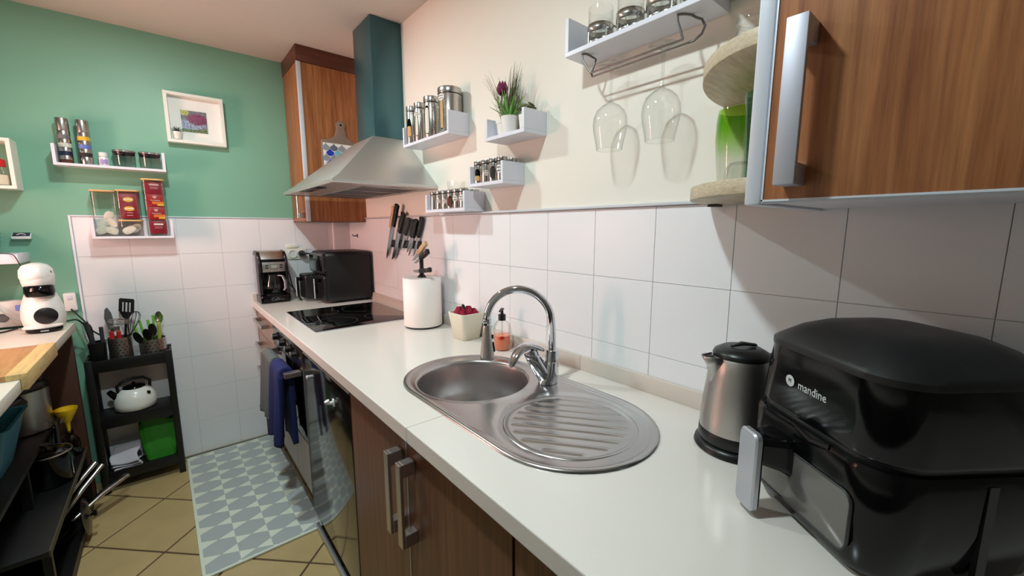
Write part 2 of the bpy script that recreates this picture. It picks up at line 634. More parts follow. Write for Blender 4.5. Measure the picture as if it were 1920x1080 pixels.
ROWS = [1.207, 1.007]
for k in range(-4, 14):
    a0 = 0.192 + 0.2 * k
    a1 = min(a0 + 0.2, 2.95)
    wall_tile(wr, 'x', a0, a1, 1.207, 1.407)
    wall_tile(wr, 'x', a0, a1, 1.007, 1.207)
    wall_tile(wr, 'x', a0, a1, 0.905, 1.007)
for k in range(0, 7):
    a0 = -0.347 + 0.2 * k
    a1 = min(a0 + 0.2, XW)
    for r in range(7):
        wall_tile(wb, 'y', a0, a1, 1.207 - 0.2 * r, 1.407 - 0.2 * r)

t1 = struct('trim_1', MB().box(0.985, 1.0, -0.7, 2.63, 1.408, 1.4165), 'trim_grey', 0.002, 'pale grey strip capping the wall tiles')
t2 = struct('trim_2', MB().box(-0.354, 0.645, 2.969, 2.98, 1.408, 1.415), 'white_lacquer', 0.002, 'thin white strip above the back wall tiles')
t3 = struct('trim_3', MB().box(-0.357, -0.3475, 2.969, 2.98, 0.0, 1.415), 'white_lacquer', 0.002, 'thin white strip down the left edge of the tiles')
struct('trim_4', MB().box(0.885, 1.0, 2.945, 2.9745, 0.905, 1.39), 'tile_white', 0.002, 'tiled boxing in the corner under the wall cabinet')

# ================================================================== worktop with upstand
CT0, CT1 = 0.862, 0.90
SC = (0.673, 0.98)
wt = thing('worktop', 'long pale quartz worktop running along the tiled wall', 'worktop', (0.69, 1.14, CT0))
def slab(y0, y1):
    mb = MB().box(0.38, 0.999, y0, y1, CT0, CT1)
    o = obj('slab', mb, ['quartz'], None, bevel=0.0025, seg=2)
    return o
cut = obj('cutter', MB().lathe([(0, -0.1), (0.176, -0.1), (0.176, 0.1), (0, 0.1)], 64, (SC[0], SC[1], 0.88)), 'quartz')
stad = [(0.68 + 0.185 * math.cos(PI * k / 24), 0.95 + 0.185 * math.sin(PI * k / 24)) for k in range(25)]
stad += [(0.68 + 0.185 * math.cos(PI + PI * k / 24), 0.605 + 0.185 * math.sin(PI + PI * k / 24)) for k in range(25)]
cut2 = obj('cutter', MB().prism(stad, 'z', 0.893, 0.95), 'quartz')
for (y0, y1) in ((0.8263, 2.972), (-0.75, 0.8257)):
    o = slab(y0, y1)
    bo = o.modifiers.new('hole', 'BOOLEAN')
    bo.object = cut
    bo.operation = 'DIFFERENCE'
    bo.solver = 'EXACT'
    bo2 = o.modifiers.new('recess', 'BOOLEAN')
    bo2.object = cut2
    bo2.operation = 'DIFFERENCE'
    bo2.solver = 'EXACT'
    dg = bpy.context.evaluated_depsgraph_get()
    me = bpy.data.meshes.new_from_object(o.evaluated_get(dg))
    o.modifiers.clear()
    for p in me.polygons:
        p.use_smooth = False
    o.data = me
    o.parent = wt
    o.location = (-0.69, -1.14, -CT0)
bpy.data.objects.remove(cut)
bpy.data.objects.remove(cut2)
for (y0, y1) in ((0.8265, 2.94), (-0.75, 0.8255)):
    o = obj('upstand', MB().box(0.980, 0.9935, y0, y1, CT1, 0.946), 'quartz_edge', wt, bevel=0.0015)
    o.location = (-0.69, -1.14, -CT0)
o = obj('end_upstand', MB().box(0.385, 0.88, 2.955, 2.9735, CT1, 0.946), 'quartz_edge', wt, bevel=0.0015)
o.location = (-0.69, -1.14, -CT0)

# ================================================================== base units
FX = 0.40        # face of the doors
def bar_handle_v(parent, y, z0, z1, x=FX, mat_='handle_metal', w_=0.024, out=0.040):
    """flat upright bar on two square feet, standing off a face that looks to -x"""
    h = obj('handle', MB().box(x - out, x - out + 0.008, y - w_ / 2, y + w_ / 2, z0, z1)
            .box(x - out + 0.008, x, y - w_ / 2, y + w_ / 2, z1 - 0.034, z1)
            .box(x - out + 0.008, x, y - w_ / 2, y + w_ / 2, z0, z0 + 0.034), mat_, parent, bevel=0.0012, seg=1)
    return h

def base_unit(label, y0, y1, doors):
    """open-topped carcass of panels, one or two doors: (y0, y1, handle y)"""
    t = thing('base_cabinet', label, 'cabinet', (0, 0, 0))
    obj('side_panel', MB().box(0.42, 0.975, y0 + 0.001, y0 + 0.017, 0.13, 0.861), 'wood_brown', t)
    obj('side_panel', MB().box(0.42, 0.975, y1 - 0.017, y1 - 0.001, 0.13, 0.861), 'wood_brown', t)
    obj('bottom_panel', MB().box(0.42, 0.975, y0 + 0.017, y1 - 0.017, 0.13, 0.146), 'wood_brown', t)
    obj('back_panel', MB().box(0.965, 0.975, y0 + 0.017, y1 - 0.017, 0.146, 0.861), 'wood_brown', t)
    for a, b, hy in doors:
        d = obj('door', MB().box(FX, 0.419, a + 0.002, b - 0.002, 0.135, 0.842), 'wood_brown', t, bevel=0.001, seg=1)
        ye = a + 0.002 if hy < (a + b) / 2 else b - 0.002
        obj('edge_strip', MB().box(FX - 0.0012, 0.419, ye - 0.0012, ye + 0.0008, 0.135, 0.843), 'aluminium', d)
        bar_handle_v(d, hy, 0.597, 0.812)
    obj('plinth', MB().box(0.455, 0.47, y0, y1, 0.0, 0.129), 'wood_brown', t)
    return t
base_unit('brown wood double-door base cabinet below the sink', 0.472, 1.268, ((0.872, 1.268, 0.905), (0.472, 0.872, 0.838)))
base_unit('brown wood base cabinet cut off by the lower picture edge', -0.05, 0.470, ((-0.05, 0.470, 0.03),))

# drawers
t = thing('drawer_unit', 'wooden drawer unit between the back wall and the oven', 'drawers', (0, 0, 0))
obj('carcass', MB().box(0.42, 0.975, 2.484, 2.972, 0.13, 0.861), 'wood_light', t)
for z0, z1 in ((0.712, 0.842), (0.560, 0.708), (0.408, 0.556), (0.135, 0.404)):
    d = obj('drawer', MB().box(FX, 0.419, 2.486, 2.970, z0, z1), 'wood_light', t, bevel=0.001, seg=1)
    if z0 > 0.2:
        zc = z1 - 0.062 if z1 < 0.8 else z1 - 0.045
        obj('handle', MB().box(FX - 0.034, FX - 0.027, 2.62, 2.90, zc - 0.011, zc + 0.011)
            .box(FX - 0.027, FX, 2.62, 2.65, zc - 0.011, zc + 0.011)
            .box(FX - 0.027, FX, 2.87, 2.90, zc - 0.011, zc + 0.011), 'handle_metal', d, bevel=0.001, seg=1)
obj('side_strip', MB().box(FX - 0.001, 0.42, 2.9705, 2.9735, 0.0, 0.86), 'wood_brown', t)
obj('plinth', MB().box(0.455, 0.47, 2.484, 2.97, 0.0, 0.129), 'wood_brown', t)

# oven
t = thing('oven', 'built-in steel oven with black glass door below the hob', 'oven', (0, 0, 0))
obj('body', MB().box(0.425, 0.975, 1.867, 2.480, 0.40, 0.861), 'dark_grey', t)
cp = obj('control_panel', MB().box(FX - 0.002, 0.4245, 1.868, 2.479, 0.742, 0.850), 'oven_steel', t, bevel=0.0015)
for yk in (2.345, 2.19, 2.06, 1.945):
    k = MB().lathe([(0, 0), (0.022, 0), (0.022, 0.004), (0.017, 0.006), (0.0155, 0.026), (0, 0.027)], 20)
    k.xf(Matrix.Translation((FX - 0.002, yk, 0.80)) @ Matrix.Rotation(-PI / 2, 4, 'Y'))
    kn = obj('knob', k, 'black_plastic', cp)
    obj('pointer', MB().box(FX - 0.0305, FX - 0.0285, yk - 0.002, yk + 0.002, 0.80, 0.815), 'white_print', kn)
dm = MB()
for q in range(9):
    dm.box(FX - 0.0035, FX - 0.002, 2.115 + q * 0.004 - 0.0010, 2.115 + q * 0.004 + 0.0010, 0.795 + (q % 3) * 0.006, 0.799 + (q % 3) * 0.006)
obj('printed_marks', dm, 'white_print', cp)
dr = obj('door', MB().box(FX, 0.4245, 1.870, 2.477, 0.405, 0.736), 'black_glass', t, bevel=0.002)
obj('door_edge', MB().box(FX - 0.001, 0.424, 1.8675, 1.8698, 0.40, 0.742), 'aluminium', dr)
hb = MB().tube([(0.345, 1.905, 0.722), (0.345, 2.405, 0.722)], 0.0095, 12)
hb.box(0.335, FX, 1.900, 1.936, 0.712, 0.733).box(0.335, FX, 2.376, 2.412, 0.712, 0.733)
obj('handle', hb, 'handle_metal', dr, bevel=0.001, seg=1)
obj('lower_panel', MB().box(FX, 0.419, 1.868, 2.479, 0.165, 0.398), 'wood_light', t, bevel=0.001, seg=1)
obj('panel_edge', MB().box(FX - 0.001, 0.419, 1.866, 1.8678, 0.165, 0.398), 'aluminium', t)
obj('carcass', MB().box(0.42, 0.975, 1.868, 2.479, 0.13, 0.398), 'wood_brown', t)
obj('plinth', MB().box(0.455, 0.47, 1.868, 2.479, 0.0, 0.129), 'wood_brown', t)

# dishwasher
t = thing('dishwasher', 'dark mirror-finish steel dishwasher under the worktop', 'dishwasher', (0, 0, 0))
obj('body', MB().box(0.425, 0.97, 1.276, 1.856, 0.02, 0.845), 'dark_grey', t)
dd = obj('door', MB().prism([(0.408, 0.105), (0.424, 0.105), (0.424, 0.825), (0.414, 0.834), (0.402, 0.826), (0.400, 0.80), (0.400, 0.105)], 'y', 1.278, 1.853),
         'dishwasher_steel', t, bevel=0.002)
obj('top_rim', MB().tube([(0.404, 1.278, 0.830), (0.404, 1.852, 0.830)], 0.005, 8), 'handle_metal', dd)
obj('button', MB().lathe([(0, 0), (0.008, 0), (0.008, 0.004), (0, 0.006)], 16).xf(Matrix.Translation((0.400, 1.80, 0.735)) @ Matrix.Rotation(-PI / 2, 4, 'Y')), 'alu_white', dd)
obj('kick_strip', MB().box(0.402, 0.415, 1.276, 1.856, 0.0, 0.03), 'aluminium', t, bevel=0.002)
obj('kick_panel', MB().box(0.43, 0.44, 1.276, 1.856, 0.03, 0.10), 'dark_grey', t)

hk = thing('door_hook', 'small white plastic hook stuck on the dishwasher door', 'hook', (0.40, 1.445, 0.745))
obj('backplate', MB().box(-0.004, 0, -0.009, 0.009, -0.013, 0.013), 'white_plastic', hk, bevel=0.002)
obj('peg', MB().tube([(-0.003, 0, 0.003), (-0.014, 0, 0.0), (-0.021, 0, 0.004), (-0.024, 0, 0.012)], [0.005, 0.006, 0.008, 0.009], 10), 'white_plastic', hk)

# ================================================================== left worktop
lw = thing('side_worktop', 'cream laminate worktop along the left side of the kitchen', 'worktop', (-0.69, 1.2, 0.86))
o = obj('slab', MB().box(-0.998, -0.372, -0.5, 2.835, 0.862, 0.90), 'laminate', lw, bevel=0.002)
o.location = (0.69, -1.2, -0.86)
o = obj('support_panel', MB().box(-0.95, -0.385, 2.79, 2.822, 0.0, 0.8615), 'brown_panel', lw, bevel=0.001)
o.location = (0.69, -1.2, -0.86)

cb = thing('pastry_board', 'wooden pastry board hooked over the edge of the left worktop', 'board', (-0.65, 2.07, 0.90))
L = lambda x0, x1, y0, y1, z0, z1: MB().box(x0 + 0.65, x1 + 0.65, y0 - 2.07, y1 - 2.07, z0 - 0.90, z1 - 0.90)
obj('panel', L(-0.93, -0.40, 1.862, 2.286, 0.9003, 0.917), 'chopping_wood', cb, bevel=0.001)
obj('front_lath', L(-0.40, -0.371, 1.845, 2.29, 0.9003, 0.9185), 'chopping_pale', cb, bevel=0.001)
obj('lip', L(-0.3712, -0.357, 1.845, 2.29, 0.868, 0.9185), 'chopping_pale', cb, bevel=0.001)
obj('side_lath', L(-0.93, -0.40, 1.845, 1.862, 0.9003, 0.9178), 'chopping_wood', cb, bevel=0.001)

# ================================================================== floor mat (printed hexagons)
mt = thing('kitchen_mat', 'pale padded kitchen mat printed with grey hexagons', 'mat', (0.0, 1.84, 0.0), math.radians(0.6))
MW, MLN = 0.448, 1.105
mo = rrect(-0.012, MW, 0.0, MLN, 0.028)
obj('pad', MB().prism(mo, 'z', 0.001, 0.0105), 'mat_pale', mt, bevel=0.003, seg=2)
hx = MB()
cw, ph = 0.1165, 0.1085
for c in range(4):
    for r in range(-1, 11):
        xa, xb = 0.0 + c * cw, 0.0 + (c + 1) * cw
        yc = (r + (0.5 if c % 2 else 0.0)) * ph + 0.045
        hh = ph / 2
        p = [(xa, yc - hh * 0.50), ((xa + xb) / 2, yc - hh), (xb, yc - hh * 0.50), (xb, yc + hh * 0.50), ((xa + xb) / 2, yc + hh), (xa, yc + hh * 0.50)]
        p = clip(p, -0.004, MW - 0.008, 0.010, MLN - 0.010)
        if len(p) > 2:
            hx.prism(p, 'z', 0.0104, 0.0109)
obj('hexagon_print', hx, 'mat_grey', mt)

# ================================================================== sink
sk = thing('sink', 'stainless steel sink with round bowl and ribbed drainer', 'sink', (0.68, 0.80, 0.90))
SX, SY0, SY1, SR = 0.0, 0.605 - 0.80, 1.0 - 0.80, 0.2035      # local
BX, BY, BR = SC[0] - 0.68, SC[1] - 0.80, 0.166

def stadium_ray(a, r):
    """distance from the bowl centre to the stadium of radius r along angle a"""
    lo, hi = 0.0, 1.0
    for _ in range(40):
        m = (lo + hi) / 2
        x, y = BX + m * math.cos(a), BY + m * math.sin(a)
        cy = min(max(y, SY0), SY1)
        if math.hypot(x - SX, y - cy) < r:
            lo = m
        else:
            hi = m
    return (lo + hi) / 2
NA = 160
rings = []
angs = [2 * PI * k / NA for k in range(NA)]
for (r, z) in ((SR, 0.0003), (SR - 0.001, 0.0035), (SR - 0.005, 0.0062), (SR - 0.011, 0.0058), (SR - 0.017, 0.0032), (SR - 0.021, 0.0014)):
    rings.append([(BX + stadium_ray(a, r) * math.cos(a), BY + stadium_ray(a, r) * math.sin(a), z) for a in angs])
edge = [stadium_ray(a, SR - 0.021) for a in angs]
DC, DR = (0.005, 0.605 - 0.80), 0.166
for q in range(1, 21):
    f = q / 20.0
    ring = []
    for a, e in zip(angs, edge):
        d = e + (BR + 0.012 - e) * f
        x, y = BX + d * math.cos(a), BY + d * math.sin(a)
        dd = math.hypot(x - DC[0], y - DC[1])
        dip = min(1.0, max(0.0, (DR - dd) / 0.012))
        ring.append((x, y, 0.0014 - 0.0062 * dip))
    rings.append(ring)
for (r, z) in ((BR + 0.008, 0.0030), (BR + 0.003, 0.0030), (BR, 0.0005), (BR - 0.002, -0.004)):
    rings.append([(BX + r * math.cos(a), BY + r * math.sin(a), z) for a in angs])
obj('rim_and_deck', MB().loft(rings, caps=False), 'sink_steel', sk, angle=60)

def ridge(x, y):
    u = (x - DC[0]) * 0.80 + (y - DC[1]) * 0.60      # across the ribs
    v = -(x - DC[0]) * 0.60 + (y - DC[1]) * 0.80     # along them
    h = 0.0
    for k in range(-4, 5):
        c = k * 0.0325
        half = math.sqrt(max(0.0, 0.138 ** 2 - c * c))
        ends = min(1.0, max(0.0, (half - abs(v)) / 0.010))
        h = max(h, ends * math.exp(-((u - c) / 0.0045) ** 2))
    return h
dm = MB()
rr, nn = 60, 200
ring0 = []
for i in range(rr + 1):
    r = 0.158 * i / rr
    ring = []
    for k in range(nn):
        a = 2 * PI * k / nn
        x, y = DC[0] + r * math.cos(a), DC[1] + r * math.sin(a)
        z = -0.0036 + 0.0034 * ridge(x, y)
        if r > 0.143:
            z += 0.0034 * min(1, (r - 0.143) / 0.010) - 0.004 * max(0, (r - 0.153) / 0.005)
        ring.append((x, y, z))
    ring0.append(ring)
ring0[0] = [(DC[0] + 1e-5 * math.cos(2 * PI * k / nn), DC[1] + 1e-5 * math.sin(2 * PI * k / nn), 0.0) for k in range(nn)]
for q, p in enumerate(ring0[0]):
    ring0[0][q] = (p[0], p[1], -0.0036 + 0.0034 * ridge(DC[0], DC[1]))
obj('drainer', MB().loft(ring0, caps=False), 'sink_steel', sk, angle=80)
obj('bowl', MB().lathe([(BR - 0.0015, -0.003), (BR - 0.004, -0.012), (BR - 0.008, -0.10), (BR - 0.014, -0.135), (BR - 0.032, -0.152),
                       (0.07, -0.158), (0.046, -0.160), (0.042, -0.164), (0, -0.165)], 72, (BX, BY, 0)), 'bowl_steel', sk, angle=70)
dn = obj('drain', MB().lathe([(0.046, -0.158), (0.044, -0.1565), (0.036, -0.159), (0, -0.1595)], 32, (BX, BY, 0)), 'chrome', sk)
dh = MB()
for k in range(8):
    dh.lathe([(0, 0), (0.004, 0), (0.004, 0.0006), (0, 0.0006)], 10, (BX + 0.02 * math.cos(k * PI / 4), BY + 0.02 * math.sin(k * PI / 4), -0.1597))
obj('drain_holes', dh, 'black_plastic', dn)

# ------------------------------------------------------------------ mixer tap
tp = thing('kitchen_tap', 'chrome mixer tap with arched spout and pull-down spray head', 'tap', (0.83, 0.81, 0.9035))
obj('base_body', MB().loft([[(u, v, z) for u, v in ell(cx, cy, rx, ry, 28)] for z, cx, cy, rx, ry in
     ((-0.001, -0.008, 0.003, 0.031, 0.026), (0.006, -0.008, 0.003, 0.030, 0.025), (0.02, -0.002, 0.0, 0.025, 0.023), (0.06, 0.003, -0.002, 0.021, 0.021), (0.094, 0.004, -0.002, 0.0185, 0.0185), (0.098, 0.004, -0.002, 0.016, 0.016))]), 'chrome', tp, angle=60)
hx_, hy_ = 0.705 - 0.83, 0.952 - 0.81
R_ = math.hypot(hx_, hy_) / 2
ux, uy = hx_ / (2 * R_), hy_ / (2 * R_)
pts = [(0.004, -0.002, 0.095), (0.003, -0.001, 0.13), (0.002, 0, 0.165)]
ZA = 0.178
for k in range(0, 25):
    a = PI * k / 24
    d = R_ * (1 - math.cos(a))
    pts.append((ux * d, uy * d, ZA + R_ * math.sin(a)))
pts.append((hx_, hy_, 0.163))
obj('spout', MB().tube(pts, 0.0115, 20), 'chrome', tp, angle=70)
obj('collar', MB().lathe([(0.0125, 0.188), (0.0135, 0.186), (0.0135, 0.178), (0.0125, 0.176)], 24, (hx_, hy_, -0.006)), 'chrome', tp)
sp = obj('spray_head', MB().lathe([(0, 0.166), (0.010, 0.166), (0.0125, 0.158), (0.0135, 0.140), (0.0165, 0.110), (0.0205, 0.080), (0.0215, 0.066), (0.0205, 0.060), (0.017, 0.058), (0, 0.060)], 30, (hx_, hy_, 0)), 'brushed_steel', tp, angle=60)
bt = MB().box(-0.0045, 0.0045, -0.004, 0.004, -0.006, 0.006)
dirb = math.atan2(-0.644, 0.765)
obj('button', bt.xf(Matrix.Translation((hx_ + 0.0148 * math.cos(dirb), hy_ + 0.0148 * math.sin(dirb), 0.128)) @ Matrix.Rotation(dirb, 4, 'Z')), 'black_plastic', sp, bevel=0.0015)
bt = MB().box(-0.004, 0.004, -0.004, 0.004, -0.015, 0.015)
obj('slider', bt.xf(Matrix.Translation((hx_ + 0.0183 * math.cos(dirb), hy_ + 0.0183 * math.sin(dirb), 0.097)) @ Matrix.Rotation(dirb, 4, 'Z') @ Matrix.Rotation(-0.15, 4, 'Y')), 'black_plastic', sp, bevel=0.0015)
# slanted cartridge body and the arched lever
obj('cartridge_body', MB().tube([(-0.006, 0.004, 0.004), (-0.020, 0.014, 0.030), (-0.036, 0.024, 0.060), (-0.046, 0.031, 0.080)], [0.0245, 0.0235, 0.0215, 0.0205], 24), 'chrome', tp, bevel=0.0015)
lp = [(-0.010, 0.012, 0.092), (-0.034, 0.026, 0.108), (-0.062, 0.036, 0.113), (-0.090, 0.037, 0.104), (-0.114, 0.032, 0.086), (-0.132, 0.025, 0.062)]
obj('lever', MB().tube(lp, [0.011, 0.020, 0.022, 0.018, 0.014, 0.008], 18, flat=0.52, up=(0, 0, 1)), 'chrome', tp, angle=70, sub=1)
obj('lever_hub', MB().tube([(-0.044, 0.030, 0.078), (-0.052, 0.036, 0.096)], [0.0215, 0.0190], 24), 'chrome', tp, bevel=0.003)

# ================================================================== hob
hb = thing('hob', 'black glass induction hob set into the worktop', 'hob', (0.705, 2.15, 0.9))
obj('glass_plate', MB().prism(rrect(-0.243, 0.243, -0.277, 0.277, 0.006), 'z', 0.0003, 0.006), 'black_glass', hb, bevel=0.001)
obj('frame', MB().prism(rrect(-0.246, 0.246, -0.280, 0.280, 0.006), 'z', 0.0002, 0.0042), 'aluminium', hb)
for (x, y, r) in ((-0.11, -0.13, 0.095), (0.11, -0.12, 0.075), (-0.10, 0.13, 0.075), (0.11, 0.13, 0.105)):
    ring = MB().lathe([(r, 0.0062), (r + 0.0012, 0.0062)], 64, (x, y, 0))
    obj('zone_ring', ring, 'mid_grey', hb)

# ================================================================== cooker hood
hd = thing('cooker_hood', 'steel pyramid cooker hood with teal metal chimney on the wall', 'cooker hood', (0.9, 2.165, 1.53))
def ring(x0, y0, y1, z):
    return [(x0 - 0.9, y0 - 2.165, z - 1.53), (x0 - 0.9, y1 - 2.165, z - 1.53), (0.9995 - 0.9, y1 - 2.165, z - 1.53), (0.9995 - 0.9, y0 - 2.165, z - 1.53)]
can = MB().loft([ring(0.530, 1.730, 2.600, 1.532), ring(0.527, 1.727, 2.603, 1.537), ring(0.527, 1.727, 2.603, 1.546), ring(0.533, 1.733, 2.597, 1.551),
                 ring(0.565, 1.760, 2.570, 1.572), ring(0.826, 2.036, 2.294, 1.798), ring(0.834, 2.044, 2.286, 1.800)], caps=False)
obj('canopy', can, 'hood_steel', hd, angle=20)
obj('chimney', MB().box(0.840 - 0.9, 0.0995, 2.050 - 2.165, 2.280 - 2.165, 1.800 - 1.53, 2.359 - 1.53), 'teal_metal', hd, bevel=0.004)
ud = obj('underside', MB().box(0.531 - 0.9, 0.0993, 1.731 - 2.165, 2.599 - 2.165, 0.005, 0.009), 'hood_steel', hd)
for k in range(3):
    ya = -0.33 + k * 0.225
    fb = obj('grease_filter', MB().box(-0.22, 0.06, ya, ya + 0.215, 0.001, 0.005), 'brushed_steel', ud, bevel=0.001)
    sl = MB()
    for q in range(8):
        sl.box(-0.21, 0.05, ya + 0.014 + q * 0.025, ya + 0.022 + q * 0.025, -0.0005, 0.001)
    obj('slots', sl, 'mid_grey', fb)
obj('control_strip', MB().box(-0.355, -0.315, -0.16, 0.16, 0.001, 0.005), 'charcoal_chrome', ud, bevel=0.001)
obj('switches', MB().box(-0.345, -0.328, 0.02, 0.10, -0.002, 0.001), 'black_plastic', ud, bevel=0.001)

# ================================================================== corner wall cabinet
wc = thing('wall_cabinet', 'tall reddish-brown wall cabinet in the far corner, reaching the ceiling', 'cabinet', (0.82, 2.80, 1.39))
def lb(x0, x1, y0, y1, z0, z1, o=(0.82, 2.80, 1.39)):
    return MB().box(x0 - o[0], x1 - o[0], y0 - o[1], y1 - o[1], z0 - o[2], z1 - o[2])
obj('carcass', lb(0.668, 0.9995, 2.632, 2.9735, 1.392, 2.272), 'wood_reddish', wc)
wdr = obj('door', lb(0.648, 0.667, 2.640, 2.972, 1.392, 2.272), 'wood_reddish', wc, bevel=0.001)
obj('edge_strip', lb(0.645, 0.668, 2.629, 2.6385, 1.390, 2.272), 'alu_white', wc, bevel=0.001)
obj('cornice', lb(0.646, 0.9995, 2.628, 2.9795, 2.274, 2.3595), 'wood_dark', wc, bevel=0.001)
obj('bottom_strip', lb(0.648, 0.9995, 2.632, 2.9735, 1.3885, 1.3915), 'wood_dark', wc)
hh = MB().box(-0.212, -0.204, -0.126, -0.100, 0.02, 0.19).box(-0.204, -0.172, -0.126, -0.100, 0.02, 0.05).box(-0.204, -0.172, -0.126, -0.100, 0.16, 0.19)
obj('handle', hh, 'handle_metal', wdr, bevel=0.001, seg=1)

# serving board with fish-scale tiles hanging on the cabinet side
bd = thing('serving_board', 'taupe serving board with blue and white fish-scale tiles', 'board', (0.864, 2.6315, 1.62))
out = []
zt = 1.868 - 1.62
body = [(-0.118, 0.0), (0.096, 0.0), (0.100, 0.02), (0.094, zt - 0.03), (0.088, zt - 0.004)]
out += body
for k in range(1, 8):     # right shoulder sweeping up into the neck
    f = k / 8.0
    out.append((0.088 - 0.064 * f, zt - 0.004 + 0.040 * f * f))
for k in range(13):
    a = math.radians(-35 + 250 * k / 12.0)
    out.append((0.026 * math.cos(a), zt + 0.090 + 0.026 * math.sin(a)))
for k in range(7, 0, -1):
    f = k / 8.0
    out.append((-0.116 + 0.092 * f, zt - 0.004 + 0.040 * f * f))
out.append((-0.116, zt - 0.004))
obj('panel', MB().prism(out, 'y', -0.016, -0.0005), 'board_taupe', bd, bevel=0.003)
obj('hang_hole', MB().lathe([(0, 0), (0.008, 0), (0.008, 0.0006), (0, 0.0006)], 18).xf(Matrix.Translation((0, -0.0166, zt + 0.09)) @ Matrix.Rotation(PI / 2, 4, 'X')), 'black_plastic', bd)
obj('rim_line', MB().lathe([(0.008, 0.0), (0.0105, 0.0), (0.0105, 0.0008), (0.008, 0.0008)], 18).xf(Matrix.Translation((0, -0.0166, zt + 0.09)) @ Matrix.Rotation(PI / 2, 4, 'X')), 'board_edge', bd)
obj('white_inlay', MB().box(-0.108, 0.088, -0.0166, -0.0158, 0.01, zt - 0.02), 'white_print', bd)
scol = ['scale_grey', 'scale_blue', 'scale_white', 'scale_aqua', 'scale_violet', 'scale_white', 'scale_slate', 'scale_grey', 'scale_slate', 'scale_white', 'scale_blue', 'scale_violet', 'scale_grey']
sw, sh_ = 0.046, 0.030
seq = 0
shared = {}
def scale_poly():
    p = []
    for k in range(9):            # round belly
        a = math.radians(180 + 180 * k / 8.0)
        p.append((sw * 0.48 * math.cos(a), sw * 0.48 * math.sin(a)))
    for k in range(1, 5):          # concave flank up to the tip
        f = k / 5.0
        p.append((sw * 0.48 * (1 - f) ** 1.6, sw * 0.48 * f))
    p.append((0, sw * 0.48))
    for k in range(4, 0, -1):
        f = k / 5.0
        p.append((-sw * 0.48 * (1 - f) ** 1.6, sw * 0.48 * f))
    return p
for r in range(6):
    for c in range(5):
        x = -0.088 + c * sw + (sw / 2 if r % 2 else 0) - 0.004
        z = zt - 0.042 - r * sh_
        if x > 0.082 or x < -0.10 or z < 0.03:
            continue
        cname = scol[(seq * 5 + r * 3 + c) % len(scol)]
        seq += 1
        if cname not in shared:
            shared[cname] = mesh_from('scale_tile', MB().prism(scale_poly(), 'y', -0.0015, 0.0), cname)
        inst('scale_tile', shared[cname], bd, (x, -0.0167, z))

# ================================================================== near wall cabinet + open end shelves
UX = 0.66
uc = thing('wall_cabinet', 'brown wood wall cabinet with long metal handle, nearest on the right', 'cabinet', (0.83, 0.0, 1.386))
o3 = (0.83, 0.0, 1.386)
obj('carcass', lb(0.682, 0.9995, -0.72, 0.228, 1.3875, 2.20, o3), 'white_lacquer', uc)
obj('bottom_edge', lb(0.662, 0.683, -0.72, 0.2285, 1.3855, 1.3885, o3), 'alu_white', uc)
ud_ = obj('door', lb(UX, 0.680, -0.30, 0.2265, 1.390, 2.198, o3), 'wood_reddish', uc, bevel=0.001)
obj('door_frame', lb(UX - 0.0012, 0.681, 0.2262, 0.2284, 1.388, 2.20, o3).box(UX - 0.0012 - 0.83, 0.681 - 0.83, -0.30, 0.2284, 0.0015, 0.0042), 'alu_white', ud_)
obj('side_panel', lb(UX + 0.003, 0.9995, 0.2315, 0.2525, 1.3835, 2.20, o3), 'alu_white', uc, bevel=0.003)
hm = MB().box(-0.2125, -0.2035, 0.178, 0.2025, 0.020, 0.2235).box(-0.2035, -0.170, 0.178, 0.2025, 0.020, 0.048).box(-0.2035, -0.170, 0.178, 0.2025, 0.1955, 0.2235)
obj('handle', hm, 'aluminium_matt', ud_, bevel=0.0012, seg=2)

es = thing('end_shelf_unit', 'open unit of quarter-round oak shelves at the cabinet end', 'shelf', (0.9995, 0.253, 1.40))
def quarter(rx, ry, n=18):
    return [(0, 0)] + [(-rx * math.cos(PI / 2 * k / n), ry * math.sin(PI / 2 * k / n)) for k in range(n + 1)]
for z0, rx, ry in ((1.404, 0.305, 0.200), (1.622, 0.300, 0.188), (1.842, 0.300, 0.183)):
    obj('shelf', MB().prism(quarter(rx, ry), 'z', z0 - 1.40, z0 - 1.40 + 0.024), 'oak', es, bevel=0.0015)
obj('foot_pad', MB().box(-0.05, -0.02, 0.165, 0.185, -0.002, 0.0035), 'black_plastic', es)

# ================================================================== white U-shaped wall shelves
def wall_shelf(label, side, a0, a1, z0, hgt, depth=0.10, th=0.012, name='wall_shelf', group='white wall shelves'):
    """board with two upright ends; side 'x' hangs on the right wall, 'y' on the back wall"""
    if side == 'x':
        t = thing(name, label, 'shelf', (XW - depth / 2, (a0 + a1) / 2, z0), 0, group)
        h, d = (a1 - a0) / 2, depth / 2
        f = lambda u0, u1, w0, w1: MB().box(-d, d - 0.0006, u0, u1, w0, w1)
    else:
        t = thing(name, label, 'shelf', ((a0 + a1) / 2, YB - depth / 2, z0), 0, group)
        h, d = (a1 - a0) / 2, depth / 2
        f = lambda u0, u1, w0, w1: MB().box(u0, u1, -d, d - 0.0006, w0, w1)
    obj('board', f(-h, h, 0, th), 'white_lacquer', t, bevel=0.0008, seg=1)
    obj('end_panel', f(-h, -h + th, th, hgt), 'white_lacquer', t, bevel=0.0008, seg=1)
    obj('end_panel', f(h - th, h, th, hgt), 'white_lacquer', t, bevel=0.0008, seg=1)
    return t
wall_shelf('white wall shelf beside the hood chimney holding four tall steel canisters', 'x', 1.460, 1.866, 1.725, 0.090)
wall_shelf('white wall shelf with the potted plants', 'x', 1.010, 1.217, 1.653, 0.075)
wall_shelf('short white wall shelf with spice jars just below the plant shelf', 'x', 1.118, 1.325, 1.503, 0.076)
wall_shelf('white wall shelf with a row of spice jars resting on the tile edge', 'x', 1.355, 1.667, 1.4175, 0.077)
